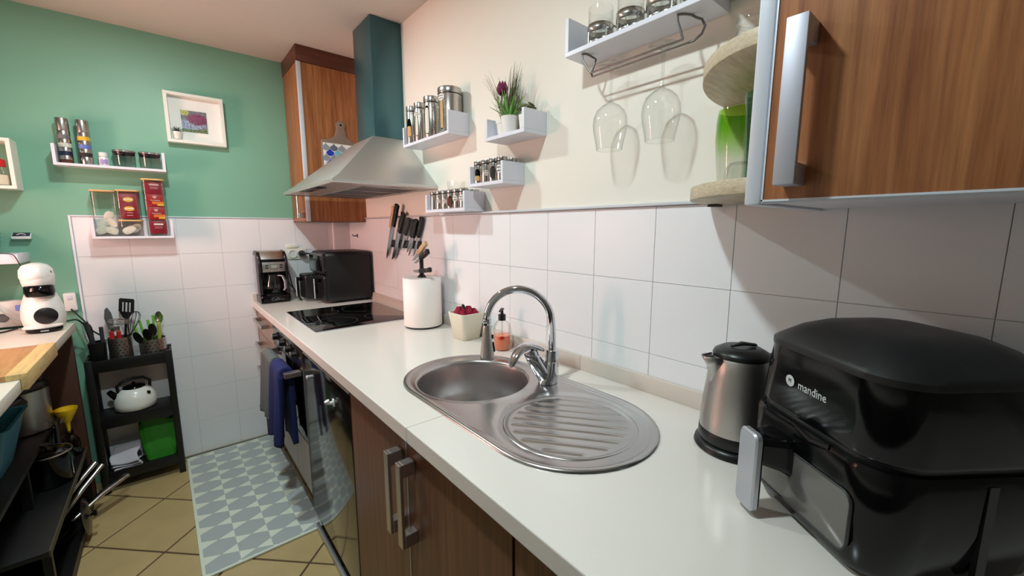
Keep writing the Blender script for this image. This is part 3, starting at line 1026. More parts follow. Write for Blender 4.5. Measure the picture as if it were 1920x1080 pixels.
wall_shelf('long white wall shelf holding glass mugs, with wine glasses hanging below', 'x', 0.442, 0.840, 1.820, 0.100)

# ------------------------------------------------------------------ steel canisters and spice jars
def cyl_patch(mb, r, a0, zc, ha, hz, n=14, oval=True, mi=0):
    """oval patch lying on a cylinder of radius r, centred at angle a0, height zc"""
    vs, fs = [(r * math.cos(a0), r * math.sin(a0), zc)], []
    rings_ = 3
    for q in range(1, rings_ + 1):
        for k in range(n):
            a = 2 * PI * k / n
            u = math.copysign(abs(math.cos(a)) ** (1.0 if oval else 0.5), math.cos(a)) * ha * q / rings_
            v = math.copysign(abs(math.sin(a)) ** (0.75 if oval else 0.5), math.sin(a)) * hz * q / rings_
            vs.append((r * math.cos(a0 + u), r * math.sin(a0 + u), zc + v))
    for k in range(n):
        fs.append((0, 1 + k, 1 + (k + 1) % n))
    for q in range(rings_ - 1):
        for k in range(n):
            a, b = 1 + q * n + k, 1 + q * n + (k + 1) % n
            fs.append((a, b, b + n, a + n))
    mb.add(vs, fs, mi)

def cyl_scribble(mb, r, a0, zc, ha, hz, rows=2):
    for q in range(rows):
        z = zc + (q - (rows - 1) / 2) * hz * 0.8
        pts = [(r * math.cos(a0 + ha * (0.7 - 1.4 * k / 10)), r * math.sin(a0 + ha * (0.7 - 1.4 * k / 10)), z + hz * 0.25 * math.sin(k * 2.4)) for k in range(11)]
        mb.tube(pts, hz * 0.07, 4)

def canister(label, loc, r, h, fill, sticker=None, win=(0.40, 0.36), winang=PI, small=False, group=None, name='canister', fill_level=0.7):
    t = thing(name, label, 'canister' if not small else 'jar', loc, 0, group)
    hl = h * (0.14 if not small else 0.16)
    zb = h - hl
    n = 32 if not small else 22
    obj('body', MB().lathe([(0, 0.0005), (r * 0.97, 0.0005), (r, 0.003), (r, zb - 0.006), (r * 0.975, zb - 0.003)], n), 'steel', t, angle=30)
    obj('neck', MB().lathe([(r * 0.955, zb - 0.004), (r * 0.955, zb + 0.003)], n), 'black_plastic', t)
    obj('lid', MB().lathe([(r * 0.985, zb + 0.001), (r * 1.0, zb + 0.003), (r * 1.0, h - 0.003), (r * 0.97, h), (0, h)], n), 'steel', t, angle=30)
    if fill:
        wz, whz = h * (0.42 if not small else 0.38), h * win[1] * 0.8
        mb = MB()
        cyl_patch(mb, r + 0.0006, winang, wz, win[0], whz, 20)
        wn = obj('window', mb, 'black_gloss', t)
        mb = MB()
        zf = wz - whz * (1 - fill_level)
        cyl_patch(mb, r + 0.0010, winang, zf, win[0] * 0.78, whz * fill_level * 0.92, 18, oval=False)
        obj('contents', mb, fill, wn)
    if sticker is not None:
        mb = MB()
        za = h * sticker[1]
        cyl_patch(mb, r + 0.0013, sticker[0], za, sticker[2], sticker[3], 16)
        sk_ = obj('sticker', mb, 'white_print', t)
        mb = MB()
        cyl_scribble(mb, r + 0.0016, sticker[0], za, sticker[2], sticker[3])
        obj('handwriting', mb, 'dark_grey', sk_)
    return t
zs = 1.725 + 0.012
G1 = 'steel canisters on the shelf beside the hood'
canister('slim steel canister with a window of tan nuts, leftmost beside the hood chimney', (0.926, 1.822, zs), 0.0245, 0.166, 'nut_tan', None, (0.50, 0.30), PI + 0.55, group=G1, fill_level=0.62)
canister('slim steel canister with a white label, second from the hood chimney', (0.930, 1.752, zs), 0.0245, 0.168, 'grain_white', (PI + 0.5, 0.70, 0.55, 0.011), (0.34, 0.36), PI + 0.5, group=G1, fill_level=0.92)
canister('medium steel canister with a long pale window, third from the hood chimney', (0.934, 1.650, zs), 0.034, 0.170, 'grain_white', None, (0.36, 0.44), PI + 0.42, group=G1, fill_level=0.95)
canister('widest steel canister with a label, at the right end of its shelf', (0.946, 1.520, zs), 0.049, 0.176, 'grain_tan', (PI + 0.22, 0.76, 0.34, 0.013), (0.20, 0.46), PI + 0.28, group=G1, fill_level=0.95)

G3 = 'spice jars on the short shelf'
zs = 1.503 + 0.012
jd = [(1.287, 'spice jar with a dark window and tan powder, leftmost on the short shelf', 'nut_tan', None, 0.45),
      (1.241, 'plain steel spice jar, second from the left on the short shelf', None, (PI + 0.9, 0.42, 0.35, 0.010), 0),
      (1.195, 'steel spice jar with a dark oval window, third on the short shelf', 'spice_dark', None, 0.95),
      (1.150, 'steel spice jar with a scalloped white label, fourth on the short shelf', None, (PI + 0.3, 0.48, 0.62, 0.014), 0)]
for y, lab, fl_, st, lv in jd:
    canister(lab, (0.923, y, zs), 0.0195, 0.080, fl_, st, (0.55, 0.34), PI + 0.6, True, G3, 'spice_jar', lv)
canister('steel spice jar standing behind the others at the wall on the short shelf', (0.967, 1.205, zs), 0.0195, 0.080, None, None, small=True, group=G3, name='spice_jar')
canister('steel spice jar against the wall at the right end of the short shelf', (0.970, 1.152, zs), 0.0195, 0.080, None, None, small=True, group=G3, name='spice_jar')

G4 = 'spice jars on the shelf at the tile edge'
zs = 1.4175 + 0.012
jd = [(1.623, 'steel spice jar at the left end of the six on the lowest wall shelf', None, None),
      (1.577, 'steel spice jar with a heart label, second of six on the lowest wall shelf', None, (PI + 0.6, 0.45, 0.4, 0.010)),
      (1.531, 'steel spice jar with a pointed label, third of six on the lowest wall shelf', None, (PI + 0.7, 0.42, 0.4, 0.010)),
      (1.485, 'steel spice jar with a brown spice window, fourth of six on the lowest wall shelf', 'spice_brown', None),
      (1.439, 'steel spice jar with a ringed white label, fifth of six on the lowest wall shelf', None, (PI + 0.4, 0.50, 0.62, 0.012)),
      (1.393, 'steel spice jar with a white label at the right end of the lowest wall shelf', None, (PI + 0.4, 0.50, 0.62, 0.012))]
for y, lab, fl_, st in jd:
    canister(lab, (0.923, y, zs), 0.0195, 0.078, fl_, st, (0.6, 0.34), PI + 0.65, True, G4, 'spice_jar', 0.9)
for y, lab in ((1.43, 'small steel jar behind the row on the lowest wall shelf, left one'), (1.385, 'small steel jar behind the row on the lowest wall shelf, right one')):
    canister(lab, (0.970, y, zs), 0.0195, 0.075, None, None, small=True, group=G4, name='spice_jar')
tg = thing('glass_tumbler', 'clear square glass tumbler behind the spice jars by the hood', 'glass', (0.966, 1.515, zs))
obj('wall', MB().loft([[(u, v, z) for u, v in rrect(-r, r, -r, r, 0.008, 4)] for z, r in ((0.006, 0.026), (0.118, 0.029))], caps=False), 'clear_glass', tg)
obj('foot', MB().prism(rrect(-0.026, 0.026, -0.026, 0.026, 0.008, 4), 'z', 0.0005, 0.006), 'clear_glass', tg)

# ------------------------------------------------------------------ plants on their shelf
zs = 1.653 + 0.012
def plant_pot(t, r0, r1, h, m='pot_plaster', band=0.0):
    obj('pot', MB().lathe([(0, 0.0006), (r0, 0.0006), (r1, h - band), (r1 + (0.0012 if band else 0), h - band), (r1 + (0.0012 if band else 0), h), (r1 - 0.003, h), (r1 - 0.004, h - 0.006), (0, h - 0.006)], 28), m, t, angle=30)
def blade(mb, base, lean, ang, L_, w_, curl=0.6, fold=0.25, n=6):
    """one leaf: tapering, arching, slightly folded"""
    dx, dy = math.cos(ang), math.sin(ang)
    px, py = -dy, dx
    vs, fs = [], []
    for i in range(n + 1):
        f = i / n
        out_ = L_ * (math.sin(lean) * f + curl * f * f * 0.35)
        up_ = L_ * (math.cos(lean) * f - curl * f * f * 0.22)
        ww = w_ * (1 - f) ** 0.8 * (0.75 + 0.6 * f * (1 - f) * 2) + 0.0001
        c = Vector((base[0] + dx * out_, base[1] + dy * out_, base[2] + up_))
        vs += [c + Vector((px * ww, py * ww, ww * fold)), c + Vector((0, 0, -ww * fold * 0.4)), c + Vector((-px * ww, -py * ww, ww * fold))]
    for i in range(n):
        for k in range(2):
            a = i * 3 + k
            fs.append((a, a + 1, a + 4, a + 3))
    mb.add(vs, fs)
# tulip and tall grass
t = thing('potted_tulip', 'artificial purple tulip with long grass leaves in a white pot', 'plant', (0.958, 1.178, zs))
plant_pot(t, 0.024, 0.031, 0.058, band=0.010)
gm = MB()
for k in range(46):
    a = RND.uniform(0, 2 * PI)
    ln = RND.uniform(0.10, 0.20)
    le = RND.uniform(0.02, 0.42)
    if math.cos(a) > 0.3:
        le *= 0.25
    blade(gm, (RND.uniform(-0.012, 0.008), RND.uniform(-0.025, 0.012), 0.05), le, a, ln, RND.uniform(0.0016, 0.0032), RND.uniform(0.1, 0.5))
for k in range(16):
    blade(gm, (-0.004, RND.uniform(-0.06, -0.03), 0.06), RND.uniform(0.0, 0.30), RND.uniform(-2.2, -1.2), RND.uniform(0.14, 0.19), 0.0024, 0.2)
gobj = obj('grass_leaves', gm, 'grass_green', t, solid=0.0004)
gobj['kind'] = 'stuff'
obj('stem', MB().tube([(-0.006, 0.0, 0.05), (-0.008, 0.004, 0.10), (-0.006, 0.006, 0.150)], 0.0022, 8), 'leaf_green', t)
tl = MB()
for k in range(6):
    a0 = k * PI / 3
    def petal(u, v, a0=a0, off=(0.0012 if k % 2 else 0)):
        a = a0 + (u - 0.5) * 1.5
        z = v
        prof = (0.004 + 0.0145 * math.sin(PI * min(1, z * 0.80 + 0.10)) ** 0.8) + off
        tip = 0.004 * (1 - abs(u - 0.5) * 2) * (z > 0.95)
        return (-0.006 + prof * math.cos(a), 0.006 + prof * math.sin(a), 0.148 + 0.042 * z * (1 - 0.25 * abs(u - 0.5) * 2 * z) + tip)
    tl.grid(petal, 6, 8)
obj('tulip_bloom', tl, 'tulip_purple', t, solid=0.0006)
tl2 = MB().lathe([(0, 0), (0.008, 0.004), (0.010, 0.014), (0.006, 0.028), (0, 0.030)], 12, (0.008, -0.040, 0.135))
obj('tulip_bud', tl2, 'tulip_purple', t)
# aloe
t = thing('potted_aloe', 'spiky green aloe in a white pot at the front of the shelf', 'plant', (0.932, 1.118, zs))
plant_pot(t, 0.024, 0.031, 0.058)
for k in range(20):
    a = k * 2.399
    f = k / 20.0
    mb = MB()
    blade(mb, (0.006 * math.cos(a), 0.006 * math.sin(a), 0.052), 1.0 - 0.88 * f, a, 0.070 + 0.032 * f, 0.0058, 0.15, 0.35)
    obj('leaf', mb, 'leaf_green', t, solid=0.0012)
# small succulent in third pot
t = thing('potted_succulent', 'low leafy green plant in a white pot behind the shelf end', 'plant', (0.956, 1.056, zs))
plant_pot(t, 0.024, 0.030, 0.055)
for k in range(16):
    a = k * 2.399
    mb = MB()
    rr_ = 0.010 + 0.022 * (k / 16.0)
    c = (rr_ * math.cos(a), rr_ * math.sin(a), 0.066 + 0.018 * (1 - k / 16.0) + 0.004 * (k % 3))
    mb.lathe([(0, -0.003), (0.008, -0.001), (0.010, 0.001), (0.007, 0.003), (0, 0.004)], 8, (0, 0, 0))
    mb.xf(Matrix.Translation(c) @ Matrix.Rotation(a, 4, 'Z') @ Matrix.Rotation(0.5, 4, 'Y'))
    obj('leaf', mb, 'grass_green', t)

# ------------------------------------------------------------------ mugs on the long shelf
zs = 1.820 + 0.012
def tea_mug(label, loc, ang):
    t = thing('tea_mug', label, 'mug', loc, ang, 'glass mugs in steel holders')
    obj('glass', MB().lathe([(0, 0.004), (0.030, 0.004), (0.032, 0.010), (0.0325, 0.104)], 30), 'clear_glass', t)
    hm_ = MB().lathe([(0.0345, 0.036), (0.0345, 0.058)], 30).lathe([(0.0345, 0.0008), (0.0345, 0.014), (0.030, 0.0006)], 30)
    hd_ = obj('holder', hm_, 'steel', t, solid=0.0012)
    for k in range(4):
        a = k * PI / 2 + 0.6
        obj('strut', MB().tube([(0.0347 * math.cos(a), 0.0347 * math.sin(a), 0.010), (0.0347 * math.cos(a), 0.0347 * math.sin(a), 0.040)], 0.0022, 6), 'steel', hd_)
    pts = [(0.033 + 0.026 * math.sin(PI * k / 10), 0, 0.012 + 0.044 * k / 10) for k in range(11)]
    obj('handle', MB().tube(pts, 0.0024, 8), 'steel', hd_)
    return t
tea_mug('glass mug in a steel holder at the left end of the long shelf', (0.955, 0.762, zs), math.radians(-60))
tea_mug('glass mug in a steel holder, second from the left on the long shelf', (0.955, 0.668, zs), math.radians(-60))
tea_mug('glass mug in a steel holder, third from the left on the long shelf', (0.955, 0.582, zs), math.radians(-60))
def shot_glass(label, loc):
    t = thing('small_glass', label, 'glass', loc, 0, 'small glasses in front of the mugs')
    obj('wall', MB().lathe([(0.0175, 0.008), (0.0185, 0.012), (0.0205, 0.048), (0.0210, 0.050)], 24), 'clear_glass', t)
    obj('foot', MB().lathe([(0, 0.0006), (0.017, 0.0006), (0.0175, 0.008), (0, 0.010)], 24), 'clear_glass', t)
shot_glass('small clear glass in front of the leftmost steel-holder mug', (0.921, 0.728, zs))
shot_glass('small clear glass in front of the second steel-holder mug', (0.921, 0.636, zs))
shot_glass('small clear glass in front of the third steel-holder mug', (0.921, 0.556, zs))
shot_glass('small clear glass at the right end of the long mug shelf', (0.930, 0.500, zs))

# wire rack under the shelf with two hanging wine glasses
rk = thing('glass_rack', 'bent wire stemware rack hung under the long shelf', 'rack', (0.93, 0.63, 1.82))
def P3(pts):
    return [(x - 0.93, y - 0.63, z - 1.82) for x, y, z in pts]
WZ = 1.7615
obj('front_wire', MB().tube(P3([(0.913, 0.757, WZ), (0.913, 0.70, WZ), (0.913, 0.60, WZ), (0.913, 0.500, WZ)]), 0.0024, 8), 'rack_wire', rk)
obj('rear_wire', MB().tube(P3([(0.938, 0.772, WZ), (0.938, 0.70, WZ), (0.938, 0.60, WZ), (0.938, 0.500, WZ)]), 0.0024, 8), 'rack_wire', rk)
obj('left_loop', MB().tube(P3([(0.913, 0.757, WZ), (0.912, 0.770, WZ + 0.018), (0.911, 0.784, 1.800), (0.912, 0.787, 1.8165), (0.922, 0.782, 1.8185), (0.935, 0.778, 1.816), (0.944, 0.774, 1.812), (0.942, 0.764, 1.805), (0.940, 0.768, 1.790), (0.938, 0.775, WZ + 0.010), (0.938, 0.772, WZ)]), 0.0028, 8), 'rack_wire', rk)
obj('right_loop', MB().tube(P3([(0.913, 0.500, WZ), (0.912, 0.506, WZ + 0.020), (0.911, 0.513, 1.802), (0.912, 0.515, 1.8165), (0.925, 0.505, 1.8185), (0.940, 0.497, 1.8185), (0.944, 0.489, 1.812), (0.950, 0.478, 1.806), (0.950, 0.470, 1.790), (0.945, 0.474, WZ + 0.012), (0.938, 0.488, WZ), (0.938, 0.500, WZ)]), 0.0028, 8), 'rack_wire', rk)
def wine_glass(label, loc):
    t = thing('wine_glass', label, 'wine glass', loc, 0, 'wine glasses hanging upside down')
    # hanging: origin is the rim plane, z up; foot disc is at the top
    bowl = [(0.0335, 0.0), (0.0375, 0.022), (0.0425, 0.045), (0.0445, 0.062), (0.0430, 0.080), (0.0365, 0.097), (0.0230, 0.110), (0.0100, 0.117), (0.0045, 0.123)]
    obj('bowl', MB().lathe(bowl, 40), 'clear_glass', t, angle=80)
    obj('rim', MB().tube([(0.0335 * math.cos(2 * PI * k / 40), 0.0335 * math.sin(2 * PI * k / 40), 0) for k in range(40)], 0.0006, 6, closed=True), 'clear_glass', t)
    obj('stem', MB().lathe([(0.0045, 0.123), (0.0034, 0.140), (0.0032, 0.175), (0.0042, 0.200), (0.0085, 0.207)], 16), 'clear_glass', t, angle=80)
    obj('foot', MB().lathe([(0.0085, 0.207), (0.0200, 0.2095), (0.0345, 0.2105), (0.0345, 0.2120), (0.0, 0.2120)], 36), 'clear_glass', t)
wine_glass('clear wine glass hanging upside down from the rack, left one', (0.9255, 0.698, 1.5565))
wine_glass('clear wine glass hanging upside down from the rack, right one', (0.9255, 0.552, 1.5565))

# ------------------------------------------------------------------ things on the quarter-round shelves
zs = 1.428
vz = thing('glass_vase', 'tall glass vase fading from clear to green on the lowest round shelf', 'vase', (0.915, 0.362, zs))
obj('wall', MB().lathe([(0.040, 0.012), (0.0445, 0.05), (0.0485, 0.10), (0.0480, 0.135), (0.0455, 0.158)], 40), 'vase_glass', vz)
obj('foot', MB().lathe([(0, 0.0006), (0.038, 0.0006), (0.040, 0.012), (0, 0.014)], 36), 'clear_glass', vz)
gt = thing('green_tumbler', 'dark green glass tumbler beside the vase, half behind the cabinet end', 'glass', (0.856, 0.300, zs))
obj('wall', MB().lathe([(0, 0.0006), (0.026, 0.0006), (0.028, 0.02), (0.036, 0.165)], 28), 'green_tumbler', gt)
gc = thing('cut_glass_cup', 'small cut glass tumbler upside down in front of the vase', 'glass', (0.843, 0.331, zs))
fac = []
for (z, r) in ((0.0006, 0.030), (0.010, 0.029), (0.036, 0.0255), (0.042, 0.021)):
    fac.append([(r * (1.0 if k % 2 else 0.93) * math.cos(2 * PI * k / 24), r * (1.0 if k % 2 else 0.93) * math.sin(2 * PI * k / 24), z) for k in range(24)])
obj('wall', MB().loft(fac, caps=False), 'clear_glass', gc, angle=10)
obj('foot', MB().lathe([(0.021, 0.042), (0.019, 0.044), (0, 0.043)], 24), 'window_glass', gc)
js = thing('storage_jar', 'clear glass jar with blue sand on the middle round shelf', 'jar', (0.905, 0.352, 1.6465))
obj('wall', MB().lathe([(0.033, 0.004), (0.0365, 0.010), (0.0365, 0.040), (0.033, 0.070), (0.028, 0.085), (0.026, 0.090), (0.029, 0.094), (0.029, 0.106), (0.027, 0.110)], 32), 'clear_glass', js)
obj('rim', MB().tube([(0.029 * math.cos(2 * PI * k / 32), 0.029 * math.sin(2 * PI * k / 32), 0.098) for k in range(32)], 0.0022, 8, closed=True), 'clear_glass', js)
obj('contents', MB().lathe([(0, 0.001), (0.033, 0.001), (0.0355, 0.010), (0.0355, 0.026), (0, 0.028)], 32), 'blue_sand', js)

# ------------------------------------------------------------------ knife strip and knives
ks = thing('knife_strip', 'black magnetic knife strip on the tiles', 'knife rack', (0.994, 2.077, 1.265))
obj('bar', MB().box(-0.012, -0.0005, -0.188, 0.188, -0.021, 0.021), 'black_plastic', ks, bevel=0.003)
obj('magnet_band', MB().box(-0.0128, -0.0118, -0.180, 0.180, -0.012, -0.003), 'dark_grey', ks)
obj('magnet_band', MB().box(-0.0128, -0.0118, -0.180, 0.180, 0.004, 0.013), 'dark_grey', ks)
def knife(label, top, tip, hl, bw, hw, hmat, x=0.977, rivets=3, group='knives on the magnetic strip', name='kitchen_knife', point=0.45):
    """lies in the plane of the wall; top and tip are (y, z)"""
    d = Vector((tip[0] - top[0], tip[1] - top[1]))
    Ln = d.length
    d.normalize()
    t = thing(name, label, 'knife', (x, top[0], top[1]), 0, group)
    M = Matrix(((0, 0, 1, 0), (d.x, -d.y, 0, 0), (d.y, d.x, 0, 0), (0, 0, 0, 1)))   # local: x along, y across
    hp = [(0, -hw * 0.30), (0.004, -hw * 0.55), (hl * 0.18, -hw * 0.46), (hl * 0.5, -hw * 0.52), (hl * 0.85, -hw * 0.40), (hl, -hw * 0.42), (hl, hw * 0.46), (hl * 0.85, hw * 0.44),
          (hl * 0.55, hw * 0.50), (hl * 0.2, hw * 0.42), (0.006, hw * 0.62), (0, hw * 0.35)]
    h = obj('handle', MB().prism(hp, 'z', -0.008, 0.008).xf(M), hmat, t, bevel=0.003, seg=2)
    bp = [(hl - 0.004, -bw * 0.45), (hl + (Ln - hl) * (1 - point), -bw * 0.45), (hl + (Ln - hl) * (1 - point * 0.4), -bw * 0.22), (Ln, bw * 0.40), (hl + (Ln - hl) * 0.6, bw * 0.50), (hl + 0.004, bw * 0.5), (hl - 0.004, bw * 0.3)]
    obj('blade', MB().prism(bp, 'z', -0.001, 0.001).xf(M), 'knife_steel', t)
    for q in range(rivets):
        c = M @ Vector((hl * (0.25 + 0.28 * q), 0, 0))
        rv = MB().lathe([(0, -0.0003), (0.0028, -0.0003), (0.0028, 0.0004), (0, 0.0004)], 10).xf(Matrix.Translation((c.x - 0.0081, c.y, c.z)) @ Matrix.Rotation(-PI / 2, 4, 'Y'))
        obj('rivet', rv, 'knife_steel', h)
    return t
knife('long thin knife with a pale wood handle, leftmost on the strip', (2.168, 1.467), (2.296, 1.171), 0.125, 0.020, 0.030, 'knife_wood', 0.9775, 0)
knife('long slicing knife with a black riveted handle, second from the left on the strip', (2.094, 1.476), (2.253, 1.172), 0.130, 0.022, 0.032, 'black_plastic', 0.9640)
knife('broad chef knife with a black riveted handle, third from the left on the strip', (2.048, 1.432), (2.210, 1.163), 0.122, 0.044, 0.034, 'black_plastic', 0.9770)
knife('utility knife with a slate-blue handle, fourth from the left on the strip', (1.985, 1.399), (2.100, 1.229), 0.100, 0.022, 0.027, 'dark_grey', 0.9775, 0)
knife('steak knife with a black handle, fifth from the left on the strip', (1.922, 1.391), (2.026, 1.217), 0.100, 0.021, 0.029, 'black_plastic', 0.9780, 0)
knife('steak knife with a black handle, sixth on the strip, half behind the fifth', (1.888, 1.393), (1.988, 1.202), 0.100, 0.020, 0.028, 'black_plastic', 0.9690, 0)
knife('knife with a curved black handle, rightmost on the strip', (1.846, 1.404), (1.950, 1.203), 0.110, 0.021, 0.029, 'black_plastic', 0.9775, 2)

hkk = thing('wall_hook', 'small chrome hook on the pink-lit corner tiles', 'hook', (0.994, 2.80, 1.30))
obj('backplate', MB().lathe([(0, 0), (0.014, 0), (0.012, 0.004), (0, 0.004)], 20).xf(Matrix.Rotation(-PI / 2, 4, 'Y')), 'chrome', hkk)
obj('peg', MB().tube([(-0.002, 0, 0), (-0.022, 0.004, -0.002), (-0.030, 0.012, 0.006)], [0.005, 0.004, 0.006], 10), 'chrome', hkk)

# ------------------------------------------------------------------ kitchen roll on its stand, small knives clinging to the rod
kr = thing('kitchen_roll', 'fat white kitchen paper roll on a black stand beside the hob', 'paper roll', (0.885, 1.693, 0.90))
obj('base', MB().lathe([(0, 0.0005), (0.080, 0.0005), (0.082, 0.004), (0.080, 0.008), (0, 0.008)], 40), 'black_plastic', kr)
obj('paper', MB().lathe([(0.021, 0.0085), (0.0845, 0.0085), (0.0865, 0.011), (0.0865, 0.225), (0.0845, 0.2275), (0.021, 0.2275), (0.021, 0.0085)], 56), 'paper', kr, angle=50)
obj('rod', MB().lathe([(0.0205, 0.2276), (0.0200, 0.231), (0.0110, 0.240), (0.0095, 0.252), (0.0095, 0.350), (0.0080, 0.356), (0, 0.357)], 20), 'black_satin', kr, angle=50)
def small_knife(label, top, tip, hl, bw, hw, hmat, x):
    return knife(label, top, tip, hl, bw, hw, hmat, x, 1, 'small knives held on the roll stand rod', 'paring_knife', 0.7)
small_knife('paring knife with a tan wooden handle on the roll stand rod', (1.608, 1.288), (1.738, 1.196), 0.088, 0.018, 0.024, 'knife_wood', 0.8650)
small_knife('paring knife with a black handle below the tan one on the rod', (1.592, 1.252), (1.726, 1.186), 0.082, 0.016, 0.023, 'black_plastic', 0.8660)
small_knife('paring knife with black and white handle lowest on the roll stand rod', (1.574, 1.172), (1.742, 1.150), 0.098, 0.015, 0.020, 'black_plastic', 0.8650)

# ------------------------------------------------------------------ planter with red cloths, soap bottle
pl = thing('planter', 'square cream ceramic planter standing by the tiles', 'planter', (0.920, 1.385, 0.90), math.radians(2))
def sq(r, rad, z):
    return [(u, v, z) for u, v in rrect(-r, r, -r, r, rad, 5)]
obj('wall', MB().loft([sq(0.040, 0.014, 0.0006), sq(0.042, 0.014, 0.003), sq(0.058, 0.018, 0.108), sq(0.0575, 0.018, 0.110), sq(0.053, 0.016, 0.110), sq(0.050, 0.016, 0.080)]), 'planter_white', pl, angle=50)
rc = thing('red_cloth', 'crumpled dark red cloths stuffed in the cream planter', 'cloth', (0.920, 1.385, 0.985), math.radians(2))
def crump(seed, cx, cy, rx, ry, zt, m='red_cloth', nm='fold', par=rc):
    rn = random.Random(seed)
    ph1, ph2 = rn.uniform(0, 6), rn.uniform(0, 6)
    def fn(u, v):
        a = u * 2 * PI
        r = v
        wob = 1 + 0.12 * math.sin(3 * a + ph1) + 0.08 * math.sin(5 * a + ph2)
        z = zt * (1 - r ** 5) * (1 + 0.22 * math.sin(4 * a + ph2 + 5 * r)) + 0.004 * math.sin(9 * a + 14 * r + ph1)
        return (cx + rx * r * wob * math.cos(a), cy + ry * r * wob * math.sin(a), z)
    return obj(nm, MB().grid(fn, 36, 10), m, par, angle=80)
crump(3, -0.018, 0.016, 0.029, 0.028, 0.036)
crump(8, 0.020, 0.018, 0.026, 0.026, 0.034)
crump(5, 0.016, -0.022, 0.030, 0.024, 0.032)
crump(9, -0.024, -0.022, 0.023, 0.024, 0.031)
crump(12, 0.000, 0.020, 0.013, 0.013, 0.042, 'dark_grey', 'dark_patch')

sb = thing('soap_bottle', 'clear pump bottle of orange hand soap behind the tap', 'soap bottle', (0.930, 1.162, 0.90))
prof = [(0.027, 0.003), (0.0305, 0.008), (0.031, 0.080), (0.0285, 0.095), (0.020, 0.108), (0.012, 0.113), (0.0115, 0.122)]
obj('bottle', MB().lathe([(0, 0.001), (0.026, 0.001)] + prof, 36, sx=1.0, sy=1.0), 'clear_glass', sb)
obj('liquid', MB().lathe([(0, 0.003), (0.026, 0.003), (0.0297, 0.009), (0.0300, 0.056), (0, 0.0565)], 36), 'orange_soap', sb)
obj('label_print', (lambda m: (cyl_patch(m, 0.0316, PI + 0.9, 0.052, 0.30, 0.006, 14), m)[1])(MB()), 'red_lid', sb)
pm = obj('pump', MB().lathe([(0.0135, 0.112), (0.0140, 0.114), (0.0140, 0.132), (0.0125, 0.135), (0.006, 0.136), (0.0050, 0.150), (0, 0.150)], 24), 'black_plastic', sb, angle=40)
obj('nozzle', MB().tube([(0.010, 0.006, 0.152), (0, 0, 0.154), (-0.014, -0.010, 0.1535), (-0.026, -0.018, 0.150)], [0.005, 0.0065, 0.0048, 0.0034], 10, flat=0.8), 'black_plastic', pm)
obj('dip_tube', MB().tube([(0, 0, 0.112), (0.002, 0.002, 0.02)], 0.0025, 8), 'window_glass', sb)

# ================================================================== kettle
kt = thing('electric_kettle', 'brushed steel electric kettle with black lid and base', 'kettle', (0.868, 0.312, 0.90))
obj('power_base', MB().lathe([(0, 0.0008), (0.074, 0.0008), (0.077, 0.004), (0.075, 0.012), (0.069, 0.017), (0, 0.018)], 48), 'black_plastic', kt, angle=40)
obj('foot_band', MB().lathe([(0.068, 0.0185), (0.0695, 0.022), (0.0690, 0.042), (0.0680, 0.0435)], 48), 'black_plastic', kt)
obj('body', MB().lathe([(0.0682, 0.043), (0.0680, 0.060), (0.0640, 0.110), (0.0580, 0.165), (0.0530, 0.192), (0.0505, 0.196)], 56), 'brushed_steel', kt, angle=50)
obj('lid', MB().lathe([(0.0520, 0.1945), (0.0525, 0.199), (0.0490, 0.206), (0.0350, 0.214), (0.0150, 0.213), (0, 0.211)], 48), 'black_plastic', kt, angle=60)
obj('lid_tab', MB().tube([(-0.020, 0.012, 0.216), (0.0, 0.0, 0.221), (0.024, -0.016, 0.217)], [0.004, 0.008, 0.006], 12, flat=0.5), 'black_plastic', kt)
sa = math.atan2(0.60, -0.80)
spout = MB()
rings_ = []
for z, d, hw_ in ((0.130, 0.0605, 0.0015), (0.155, 0.0640, 0.010), (0.180, 0.0720, 0.017), (0.197, 0.0820, 0.021)):
    r_in = 0.0665 - (z - 0.06) * 0.092
    rings_.append([(r_in * math.cos(0.42), -r_in * math.sin(0.42) * hw_ / 0.021, z), (d * 0.93, -hw_ * 0.55, z), (d, 0, z), (d * 0.93, hw_ * 0.55, z), (r_in * math.cos(0.42), r_in * math.sin(0.42) * hw_ / 0.021, z)])
vs = [p for r in rings_ for p in r]
fs = [(i * 5 + k, i * 5 + k + 1, (i + 1) * 5 + k + 1, (i + 1) * 5 + k) for i in range(3) for k in range(4)]
spout.add(vs, fs).xf(Matrix.Rotation(sa, 4, 'Z'))
obj('spout', spout, 'brushed_steel', kt, solid=0.0012, angle=30)
ha = sa + PI
hp = [(0.048, 0.186), (0.066, 0.190), (0.082, 0.174), (0.088, 0.140), (0.086, 0.095), (0.080, 0.065), (0.066, 0.055)]
obj('handle', MB().tube([(r * math.cos(ha), r * math.sin(ha), z) for r, z in hp], [0.010, 0.011, 0.0115, 0.0115, 0.0115, 0.011, 0.010], 12), 'black_plastic', kt, angle=70)
lm = frame_mat((0.0690 * math.cos(sa + 1.75), 0.0690 * math.sin(sa + 1.75), 0.060), (-math.sin(sa + 1.75), math.cos(sa + 1.75), 0), (0, 0, 1))
obj('emblem', MB().lathe([(0.0035, 0), (0.0045, 0)], 16).lathe([(0, 0), (0.002, 0)], 12).xf(lm), 'dark_grey', kt)

